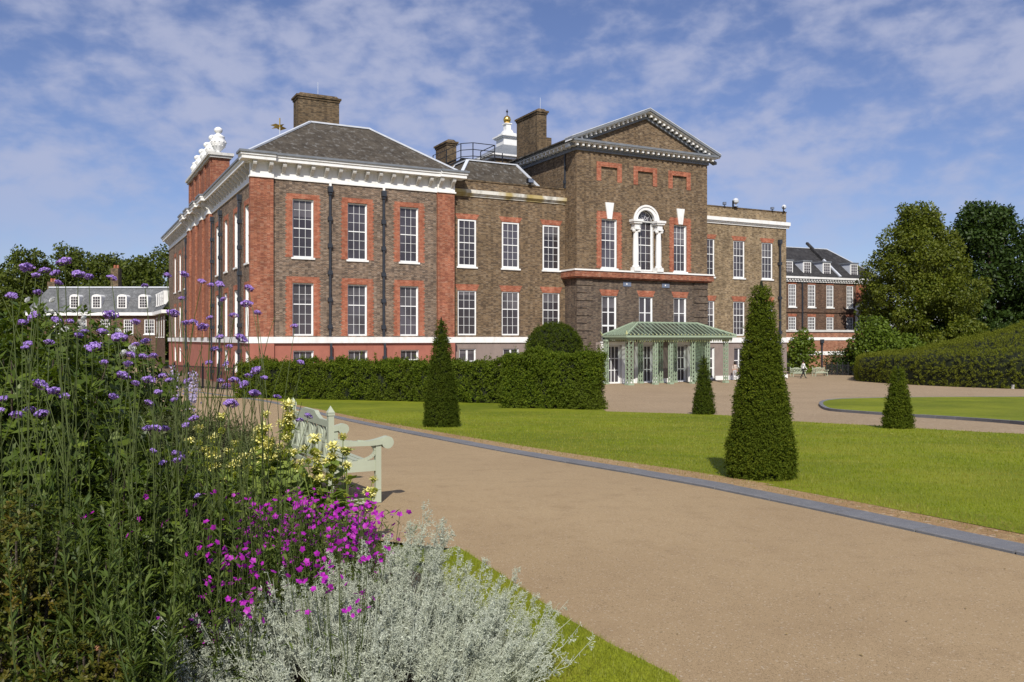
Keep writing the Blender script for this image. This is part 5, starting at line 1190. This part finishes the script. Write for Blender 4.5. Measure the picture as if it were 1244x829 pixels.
# verbena: tall wiry stems with flat violet heads
def headmesh(seed, r=.030):
    P = []; Ax = []
    for k in range(9):                                    # sub-clusters make the lumpy top
        a = k * 2.4; f = math.sqrt(k / 9.); c = np.array([r * .75 * f * math.cos(a), r * .75 * f * math.sin(a), r * .35 * (1 - f * f)]); dd = rdir(15); dd[:, 2] = np.abs(dd[:, 2]); P.append(c + dd * r * .30); Ax.append(dd)
    P = np.concatenate(P); Ax = np.concatenate(Ax); n = len(P); t1 = nrm(np.cross(Ax, rdir(n))); V, Q = leafquads(P - t1 * .0035, t1, Ax, .008 + rng.uniform(0, .003, n), .0075)
    n2 = 40; dd = rdir(n2); dd[:, 2] = -np.abs(dd[:, 2]) * .6; V2, Q2 = leafquads(np.tile([0, 0, -.006], (n2, 1)) + dd * np.array([r * .5, r * .5, r * .3]), dd + np.array([0, 0, .9]), rdir(n2), .012, .005)
    return np_mesh('flower_head', np.concatenate([V, V2]), np.concatenate([Q, Q2 + len(V)]), [0] * len(Q) + [1] * len(Q2))
HM = [headmesh(s) for s in range(4)]
for m in HM: m.materials.append(m_violet); m.materials.append(m_calyx)
z6 = [(40, 277, 1.3), (90, 183, 1.6), (150, 192, 1.2), (218, 163, 1.6), (120, 208, 1), (187, 200, 1.1), (262, 205, 1.5), (298, 213, 1.1), (195, 232, .9), (128, 265, 1), (375, 217, 1.1), (487, 243, .8), (561, 207, .9), (618, 205, 1.1), (676, 228, .9), (708, 240, .8), (737, 238, 1.1), (835, 252, 1.2), (610, 285, .8), (828, 305, 1.4), (750, 288, .8), (705, 350, .8), (580, 337, 1.5), (650, 365, 1), (625, 368, 1), (680, 383, 1.4), (785, 343, 1), (865, 335, .9), (118, 345, 1.6), (75, 367, 1.2), (187, 357, 1.1), (95, 437, 1), (85, 450, .9), (370, 343, 1.8), (342, 397, 1.2), (315, 450, 1.8), (165, 433, 1.1), (264, 410, 1.1), (400, 418, 1.8), (440, 475, 1.2), (490, 430, 1.2), (455, 440, .9), (515, 478, 1), (480, 480, 1), (740, 415, 1), (722, 455, .9), (808, 420, 1.5), (770, 447, .9), (500, 560, 1.5), (455, 570, 1), (412, 545, 1.5), (545, 545, 1), (570, 560, 1), (630, 563, 1.1), (585, 625, .8), (530, 600, 1), (500, 637, 1.1), (652, 688, 1.1), (625, 710, .9), (775, 640, 1.6), (785, 560, 1.2), (820, 575, 1), (862, 527, 1.3), (835, 545, .9), (855, 605, 1.2), (740, 562, .9), (135, 577, 1.8), (180, 597, 1.5), (215, 615, 1.3), (380, 615, 1.1), (10, 622, 1.1), (55, 677, 1.4), (97, 663, 1.5), (140, 673, 1.5), (3, 660, .8), (525, 722, 1.3), (552, 722, 1.1), (495, 722, 1.1), (513, 797, .9), (590, 805, 1.1), (610, 818, .9), (285, 395, .8), (235, 362, .9), (430, 505, 1), (350, 500, 1), (455, 365, 1.1), (700, 500, .8), (760, 505, .9)]
heads = [(x / 2.7625, y / 2.7625 + 260, s) for x, y, s in z6] + [(310, 450, .9), (297, 467, 1.2), (309, 478, 1.2), (337, 483, .9), (365, 441, .9), (358, 397, .9), (321, 460, .9), (279, 490, 1.3), (312.5, 380, .8), (374, 506, 1.0), (364, 511, .8), (275, 470, 1), (215, 560, 1), (198, 563, .9), (240, 603, .8), (217, 600, .8), (42, 616, .8), (100, 625, .8), (122, 805, .8)]
NP = 16; heads.sort(key=lambda q: q[0]); groups = [heads[i::1] for i in ()]
vlab = ['leftmost violet verbena cut by the frame edge', 'violet verbena with broad heads against the far left trees', 'violet verbena with tall stems before the shrub', 'violet verbena holding the highest flower heads in the photo', 'violet verbena in front of the white dormers', 'violet verbena rising beside the white roses', 'violet verbena below the slate house chimney', 'violet verbena before the house end wall', 'violet verbena in the thick of the bed', 'violet verbena in front of the narrow house wing', 'violet verbena against the palace side wall pipes', 'violet verbena over the black railing', 'violet verbena before the tall side windows', 'violet verbena with a cluster beside the red corner pilaster', 'violet verbena leaning right in front of the long hedge', 'violet verbena with the rightmost small heads near the bench']
per = math.ceil(len(heads) / NP)
for g_ in range(NP):
    hs_ = heads[g_ * per:(g_ + 1) * per]
    if not hs_: continue
    Yb = [3.6, 4.3, 3.9, 4.1, 4.6, 4.0, 4.5, 4.2, 4.4, 4.7, 4.5, 4.9, 4.6, 5.0, 5.2, 5.6][g_]
    bxm = np.mean([lin(q[0], Yb) for q in hs_]); bxm = min(bxm, -1.45 - .05 * g_ / NP)
    t = thing('verbena_plant', vlab[g_], 'flower', (bxm, Yb, gz(Yb)), 0, 'tall violet verbena plants'); O = np.array([bxm, Yb, gz(Yb)])
    for i, (px, py, s) in enumerate(hs_):
        Y = Yb + rng.uniform(-.35, .35); p = W(px, py, Y) - O
        o = obj('flower_head', HM[(i + g_) % 4], None, t, p); k = s * Y / 4.0 * .82; o.scale = (k, k, k * .95); o.rotation_euler = (rng.normal(0, .25), rng.normal(0, .25), rng.uniform(0, 6))
        b = np.array([rng.uniform(-.12, .12) + p[0] * .25, rng.uniform(-.1, .1), -.02]); m1 = b * .45 + p * .55 + np.array([rng.normal(0, .03), rng.normal(0, .03), .04]); m1[0] = b[0] + (p[0] - b[0]) * .30 + rng.normal(0, .03); m1[2] = p[2] * rng.uniform(.55, .78)
        mb = MB(); mb.tube([b, (b + m1) / 2 + rng.normal(0, .008, 3), m1, (m1 + p) / 2 + np.array([0, 0, .02]), p + np.array([0, 0, -.01])], [.0036, .003, .0024, .002, .0018], 5)
        if True:                                   # a branching side shoot with a small unopened head
            e = m1 + (p - m1) * .35; q2 = e + np.array([rng.choice([-1, 1]) * rng.uniform(.05, .14), rng.normal(0, .04), rng.uniform(.08, .2)]); mb.tube([m1, (m1 + q2) / 2 + np.array([0, 0, .02]), q2], [.0024, .002, .0016], 4)
        mb.build('stem', m_stem, t)
    nl = 46; f = rng.uniform(.05, .7, nl); P = np.stack([rng.normal(0, .08, nl), rng.normal(0, .08, nl), f * 1.2], 1); a = rng.uniform(0, 2 * math.pi, nl)
    V, Q = leafquads(P, np.stack([np.cos(a), np.sin(a), rng.uniform(.1, .9, nl)], 1), np.tile([0, 0, 1.], (nl, 1)), .10 * rng.uniform(.5, 1.2, nl), .012); obj('leaves', np_mesh('leaves', V, Q), m_peren, t)

# magenta flowers
def bloommesh():
    parts = []; stalks = []
    for k in range(rng.integers(2, 5)):
        c = np.array([rng.normal(0, .026), rng.normal(0, .026), rng.normal(0, .018)]); nn = nrm(np.array([[rng.normal(0, .7), -.35 + rng.normal(0, .6), .8]]))[0]; t1 = nrm(np.cross(nn, rdir(1)))[0]; t2 = np.cross(nn, t1)
        a = np.arange(5) * 2 * math.pi / 5; ax = np.cos(a)[:, None] * t1 + np.sin(a)[:, None] * t2 + nn * .12; parts.append(leafquads(np.tile(c, (5, 1)), ax, np.tile(nn, (5, 1)), (.0145), .0125))
    V, Q = join(parts); return np_mesh('blossom', V, Q)
BM_ = [bloommesh() for _ in range(6)]
for m in BM_: m.materials.append(m_mag)
def magenta(label, px0, px1, py0, py1, Y, n, dens):
    xc = lin((px0 + px1) / 2, Y); z0 = gz(Y); t = thing('magenta_perennial', label, 'flower', (xc, Y, z0), 0, 'clumps of magenta flowers'); O = np.array([xc, Y, z0]); mb = MB()
    for k in range(n):
        fx = rng.beta(2, 2); fy = rng.beta(1.2, 1.7); Yk = Y + rng.uniform(-.3, .3); p = W(px0 + (px1 - px0) * fx, py0 + (py1 - py0) * fy, Yk) - O
        if p[2] < .12: p[2] = .12 + rng.uniform(0, .15)
        o = obj('blossom', BM_[k % 6], None, t, p); s = rng.uniform(.75, 1.25); o.scale = (s,) * 3; o.rotation_euler = (rng.normal(0, .3), rng.normal(0, .3), rng.normal(0, .8))
        mb.tube([(p[0] * .55 + rng.normal(0, .05), p[1] * .5 + rng.normal(0, .05), 0), (p[0] * .8, p[1] * .8, p[2] * .6), p - np.array([0, 0, .004])], [.002, .0017, .0012], 4)
    mb.build('stems', m_stem, t); m = dens; P = np.stack([rng.normal(0, (lin(px1, Y) - lin(px0, Y)) * .25, m), rng.normal(0, .18, m), rng.beta(1.6, 1.6, m) * .58], 1); a = rng.uniform(0, 2 * math.pi, m)
    V, Q = leafquads(P, np.stack([np.cos(a), np.sin(a), rng.uniform(-.1, 1.3, m)], 1), np.tile([0, 0, 1.], (m, 1)) + rdir(m) * .4, .055 * rng.uniform(.5, 1.3, m), .010); obj('leaves', np_mesh('leaves', V, Q), m_peren, t)
magenta('dense magenta flower clump in front of the bench leg', 285, 470, 594, 676, 5.3, 80, 3000)
magenta('magenta flower clump at the middle of the bed, right of the green stems', 262, 400, 600, 690, 4.8, 70, 3000)
magenta('magenta flower clump mingling with the top of the silver bush', 370, 500, 612, 700, 4.4, 75, 1000)
magenta('sparser magenta clump left of the silver bush', 228, 350, 662, 790, 3.85, 52, 900)
magenta('magenta flowers poking through the middle of the silver bush', 340, 490, 655, 760, 3.72, 22, 60)
magenta('scattered magenta flowers among the stems in the shade', 60, 265, 590, 770, 4.1, 20, 500)

# yellow whorled flowers (stacked yellow whorls on upright stems, large soft leaves)
def whorl():
    n = 22; a = np.arange(n) * 2.4; ax = np.stack([np.cos(a), np.sin(a), rng.uniform(-.1, .9, n)], 1); P = ax * .012; t1 = nrm(ax); V, Q = leafquads(P, t1 + np.array([0, 0, .3]), np.tile([0, 0, 1.], (n, 1)) + t1 * .3, .034 * rng.uniform(.7, 1.2, n), .020)
    V1, Q1 = leafquads(P + t1 * .02, t1 + np.array([0, 0, -.7]), np.tile([0, 0, 1.], (n, 1)), .02, .016)
    d2 = rdir(60); V2, Q2 = leafquads(d2 * np.array([.010, .010, .008]) + np.array([0, 0, -.012]), d2 + np.array([0, 0, .5]), rdir(60), .020, .010)
    return np_mesh('flower_whorl', np.concatenate([V, V1, V2]), np.concatenate([Q, Q1 + len(V), Q2 + len(V) + len(V1)]), [0] * (2 * n) + [1] * 60)
def seedball():
    d2 = rdir(110); d2[:, 2] *= .8; V2, Q2 = leafquads(d2 * .012, d2 + np.array([0, 0, .5]), rdir(110), .020, .012); return np_mesh('calyx_whorl', V2, Q2, [1] * 110)
WM = [whorl() for _ in range(4)]; SB = [seedball() for _ in range(2)]
for m in WM + SB: m.materials.append(m_yell); m.materials.append(m_ygreen)
zz8 = [[(345, 148, 1.2), (350, 172, 1.2), (345, 192, 1)], [(285, 205, 1.3), (290, 170, .8)], [(295, 250, 1.3), (300, 235, .9)], [(290, 283, 1.4), (262, 262, .7)], [(240, 275, 1)], [(160, 270, 1.1), (160, 228, .9), (180, 175, .9)], [(125, 205, .9)], [(410, 230, 1.1), (415, 285, 1)], [(340, 228, .7), (355, 265, 1), (370, 310, .9)], [(455, 250, 1.1), (440, 290, 1)], [(480, 225, .8), (490, 260, .9)], [(320, 270, 1), (300, 345, .8)], [(420, 315, 1), (460, 300, .9)], [(555, 330, .8), (545, 362, 1.1)], [(265, 370, 1), (330, 325, .9)], [(215, 240, .8), (205, 300, .9)], [(490, 295, .7), (385, 255, .8)]]
plab = ['tallest yellow flower spike, left of the bench back', 'yellow flower with a big round whorl left of the bench', 'yellow flower with paired whorls in the middle of the yellow group', 'yellow flower with the fullest lower whorls', 'single yellow whorl above broad leaves', 'yellow flower with three whorls near the violet stems', 'leftmost yellow flower head in the bed', 'yellow flower in front of the bench back lattice', 'thin yellow flower just below the bench back', 'yellow flower over the bench seat end', 'greenish yellow flower by the bench arm', 'yellow flower above the magenta clump', 'yellow flower leaning over the bench leg', 'yellow flower farthest right, against the front of the bench', 'low yellow flower at the edge of the magenta clump', 'small yellow flower among feathery leaves', 'small fading yellow flower near the bench seat']
for g_, hs_ in enumerate(zz8):
    hs_ = hs_ + [(x + random.uniform(-24, 6), y + random.uniform(14, 44), s * .9) for x, y, s in hs_[:2]]
    Y = rng.uniform(6.3, 6.9) if g_ != 13 else 6.9; pts = [W(x / 2.027 + 180, y / 2.027 + 420, Y) for x, y, s in hs_]; bx_ = pts[0][0] * 1.0 - (.25 if g_ == 13 else .03); bx_ = min(bx_, -.95)
    O = np.array([bx_, Y, gz(Y)]); t = thing('yellow_whorl_flower', plab[g_], 'flower', tuple(O), 0, 'yellow whorled flowers by the bench'); mb = MB()
    for (x, y, s), p in zip(hs_, pts):
        q = p - O; o = obj('flower_whorl', WM[g_ % 4], None, t, q); k = s * 1.15; o.scale = (k,) * 3; o.rotation_euler = (rng.normal(0, .15), rng.normal(0, .15), rng.uniform(0, 6))
        o = obj('calyx_whorl', SB[g_ % 2], None, t, q + np.array([rng.normal(0, .012), 0, -.085 - rng.uniform(0, .03)])); o.scale = (1.15 * s,) * 3
        mb.tube([(rng.normal(0, .04), rng.normal(0, .04), 0), (q[0] * .7, 0, q[2] * .5), q + np.array([0, 0, .02])], [.005, .004, .003], 5)
    mb.build('stem', m_sage, t); n = 26; zt_ = pts[0][2] - O[2]; f = rng.uniform(.1, .9, n); a = rng.uniform(0, 2 * math.pi, n); L_ = .20 * (1.1 - .6 * f)
    P = np.stack([(pts[0][0] - O[0]) * f, np.zeros(n), f * zt_], 1); V, Q = leafquads(P, np.stack([np.cos(a), np.sin(a), rng.uniform(-.6, .5, n)], 1), np.tile([0, 0, 1.], (n, 1)) + rdir(n) * .3, L_, L_ * .55); obj('leaves', np_mesh('leaves', V, Q), m_sage, t)
m_sagelow = m_sage
bedshrub('sage_clump', 'broad soft green leaves massed beneath the yellow flowers', -1.98, 6.55, .74, .72, .35, m_sage, 420, .15, .5, 5, 'plant')

# silver artemisia
sv = thing('silver_bush', 'feathery silver grey bush spilling onto the grass at the bottom of the photo', 'shrub', (-.74, 3.95, gz(3.95)))
parts = []; mb = MB(); shoots = []
for k in range(580):
    a = rng.uniform(0, 2 * math.pi); f = math.sqrt(rng.uniform(0, 1)); root = np.array([.04 + .66 * f * math.cos(a), .42 * f * math.sin(a), .04]); hh = .52 * (1 - .50 * f * f) * rng.uniform(.40, 1.15)
    out = np.array([math.cos(a) * f, math.sin(a) * f * .8, 0]); tip = root + out * rng.uniform(.12, .34) + np.array([rng.normal(0, .11), rng.normal(0, .11), hh]); shoots.append((root + (tip - root) * .2, tip, .8))
plumes = []
for px, py, Y in ((515, 609, 4.15), (499, 636, 4.15), (538, 630, 4.2), (557, 664, 4.1), (587, 676, 4.1), (611, 698, 4.0), (626, 688, 4.1), (650, 720, 4.0), (667, 733, 4.0), (642, 756, 3.92), (470, 648, 4.2), (440, 655, 4.2), (345, 688, 4.05), (318, 712, 3.9), (272, 752, 3.75), (600, 722, 3.95), (574, 700, 4.05), (528, 668, 4.1), (400, 668, 4.15), (620, 778, 3.8), (548, 712, 3.95), (490, 690, 4.0), (370, 705, 3.9), (300, 745, 3.8), (430, 705, 3.95), (250, 785, 3.65), (590, 752, 3.85)):
    p = W(px, py, Y) - np.array([-.74, 3.95, gz(3.95)]); p[2] = max(p[2], .12); plumes.append((np.array([p[0] * .72 + rng.normal(0, .02), p[1] * .7, max(.05, p[2] - .40)]), p))
    for q in range(2): t2 = p + np.array([rng.normal(0, .05), rng.normal(0, .05), -rng.uniform(.06, .14)]); t2[2] = max(t2[2], .10); plumes.append((np.array([t2[0] * .72, t2[1] * .7, max(.05, t2[2] - .34)]), t2))
def spray(b, e, r_, nl, ln):
    """one curved stem with fine lobed leaves; leaves get smaller towards the tip"""
    L0 = np.linalg.norm(e - b); bend = (b + e) / 2 + np.array([(e[0] - b[0]) * .15, (e[1] - b[1]) * .15, -.01]) + rng.normal(0, .05 * L0, 3); mb.tube([b, bend, e], [r_, r_ * .7, r_ * .35], 4)
    f = rng.uniform(0.05, 1.0, nl); F_ = f[:, None]; P = (1 - F_) ** 2 * b + 2 * F_ * (1 - F_) * (2 * bend - (b + e) / 2) + F_ ** 2 * e
    dr = (e - b) / L0; rr = rdir(nl); tang = nrm(rr - dr * (rr @ dr)[:, None]); ax = nrm(tang + dr * rng.uniform(.3, 1.0, (nl, 1))); L_ = ln * (1 - .5 * f) * rng.uniform(.6, 1.3, nl)
    parts.append(leafquads(P, ax, rdir(nl), L_, L_ * .26))
    for g_ in (.4, .7):                                  # finger lobes
        m = nl; ang = rdir(m); P2 = P + ax * (L_ * g_)[:, None]; parts.append(leafquads(P2, ax + ang * .95, rdir(m), L_ * .6, L_ * .19))
    return bend
for b, e, s in shoots:
    L0 = np.linalg.norm(e - b); bend = spray(b, e, .0024, int(20 * s), .026); dr = (e - b) / L0
    for k in range(int((9 if s > 1 else 5) + rng.integers(0, 3))):        # side sprays all the way up, shorter near the tip
        f = rng.uniform(.15, .92); o_ = b + (e - b) * f + (bend - (b + e) / 2) * 4 * f * (1 - f) * .5; sd_ = nrm((rdir(1)[0] - dr * .2)[None])[0]; ll = rng.uniform(.05, .12) * (1.2 - .85 * f) * (1.25 if s > 1 else 1)
        spray(o_, o_ + (sd_ * .75 + dr * .75) * ll, .0012, 12, .019)
for b, e in plumes:                                        # tall tapering plumes, widest below
    L0 = np.linalg.norm(e - b); bend = spray(b, e, .0026, 20, .022); dr = (e - b) / L0
    for q in range(38):
        f = (q + .5) / 38; f = .12 + .86 * f; o_ = (1 - f) ** 2 * b + 2 * f * (1 - f) * (2 * bend - (b + e) / 2) + f ** 2 * e; sd_ = rdir(1)[0]; sd_ = nrm((sd_ - dr * (sd_ @ dr))[None])[0]; ll = (.125 * (1 - f) ** .8 + .016) * rng.uniform(.7, 1.2)
        spray(o_, o_ + (sd_ * .62 + dr * .85) * ll, .0012, int(9 + 70 * ll), .017)
V, Q = join(parts); obj('foliage', np_mesh('foliage', V, Q), m_silver, sv); mb.build('stems', m_silver, sv)
# one dried seed head on a thin stalk
q = W(117, 788, 3.3); sd = thing('dried_seed_head', 'single dry brown seed head on a thin stalk at the lower left', 'plant', (q[0], q[1], gz(3.3))); mb = MB(); hz = q[2] - gz(3.3); mb.tube([(0, 0, 0), (.004, 0, hz)], [.0025, .0018], 5); mb.build('stalk', m_bark, sd); mb = MB(); mb.lathe([(.002, -.012), (.012, -.004), (.014, .006), (.006, .012)], (.004, 0, hz), 8); mb.build('seed_head', paint('dry_brown', (.32, .16, .08), .15, .8), sd, smooth=True)

# ---------------------------------------------------------------- grass blades
def inpoly(P, poly):
    x, y = P[:, 0], P[:, 1]; ins = np.zeros(len(P), bool); n = len(poly)
    for i in range(n):
        x0, y0 = poly[i]; x1, y1 = poly[(i + 1) % n]
        if y0 == y1: continue
        c = ((y0 > y) != (y1 > y)) & (x < (x1 - x0) * (y - y0) / (y1 - y0) + x0); ins ^= c
    return ins
GZ = np.vectorize(gz)
def blades(poly, xr, yr, n, dz, ln, wd, mat, label, power=0):
    P = np.stack([rng.uniform(*xr, n), rng.uniform(*yr, n)], 1) if not power else None
    if power: y = yr[0] * (yr[1] / yr[0]) ** rng.uniform(0, 1, n); P = np.stack([rng.uniform(-.70, .70, n) * y, y], 1)
    P = P[inpoly(P, poly)]; m = len(P); B = np.stack([P[:, 0], P[:, 1], GZ(P[:, 1]) + dz], 1); s = np.clip(P[:, 1:2] / 8, 1, 3)
    L_ = ln * rng.uniform(.5, 1.4, (m, 1)) * s ** .35; a = rng.uniform(0, 2 * math.pi, m); sd_ = np.stack([np.cos(a), np.sin(a), np.zeros(m)], 1) * wd * .5 * s; tip = B + rdir(m) * L_ * .6 * np.array([1, 1, 0]) + np.array([0, 0, 1]) * L_
    V = np.stack([B - sd_, B + sd_, tip], 1).reshape(-1, 3); o = obj('grass', np_mesh('grass', V, np.arange(3 * m).reshape(m, 3)), mat); return tag(o, label, 'grass', None, 'stuff')
vp = pathL[6:] + [(-.1, -12), (-.05, 3.2), (-.5, 6.1), (-.72, 6.35)]
blades(vp, (-1.2, 1.2), (3.0, 6.6), 60000, .028, .030, .0035, m_blade, 'short mown grass beside the silver bush at the path edge')
lawn_poly = [p for p in lawn_edge if p[1] < 52] + [(-20, 50), (-2, 46), (4.0, 40)] + lb[::-1] + [(40, 14), (40, -12)]
blades(lawn_poly, None, (6.0, 34), 200000, .033, .026, .0060, m_blade, 'short mown grass of the main lawn', 1)
ds = offset(kl, -.33); ds2 = offset(kl, -1.05)
blades(ds + ds2[::-1], None, (6.0, 30), 60000, .036, .028, .0045, m_bladedry, 'sparse dry grass along the kerb of the lawn', 1)

# a few fallen leaves and twigs on the path
n = 110; y = 4.4 * (26 / 4.4) ** rng.uniform(0, 1, n); P = np.stack([rng.uniform(-.6, .62, n) * y, y], 1); pp = kl + pathL; P = P[inpoly(P, pp)]; m = len(P); a = rng.uniform(0, 6.3, m)
V, Q = leafquads(np.stack([P[:, 0], P[:, 1], GZ(P[:, 1]) + .012], 1), np.stack([np.cos(a), np.sin(a), rng.uniform(-.05, .2, m)], 1), np.tile([0, 0, 1.], (m, 1)) + rdir(m) * .25, .028 * rng.uniform(.4, 1.3, m), .013)
tag(obj('leaf_litter', np_mesh('leaf_litter', V, Q), leafmat('fallen_leaf', (.20, .14, .07), (.34, .25, .11), None, .1, .8, .1)), 'small fallen leaves scattered over the gravel path', 'leaves', None, 'stuff')
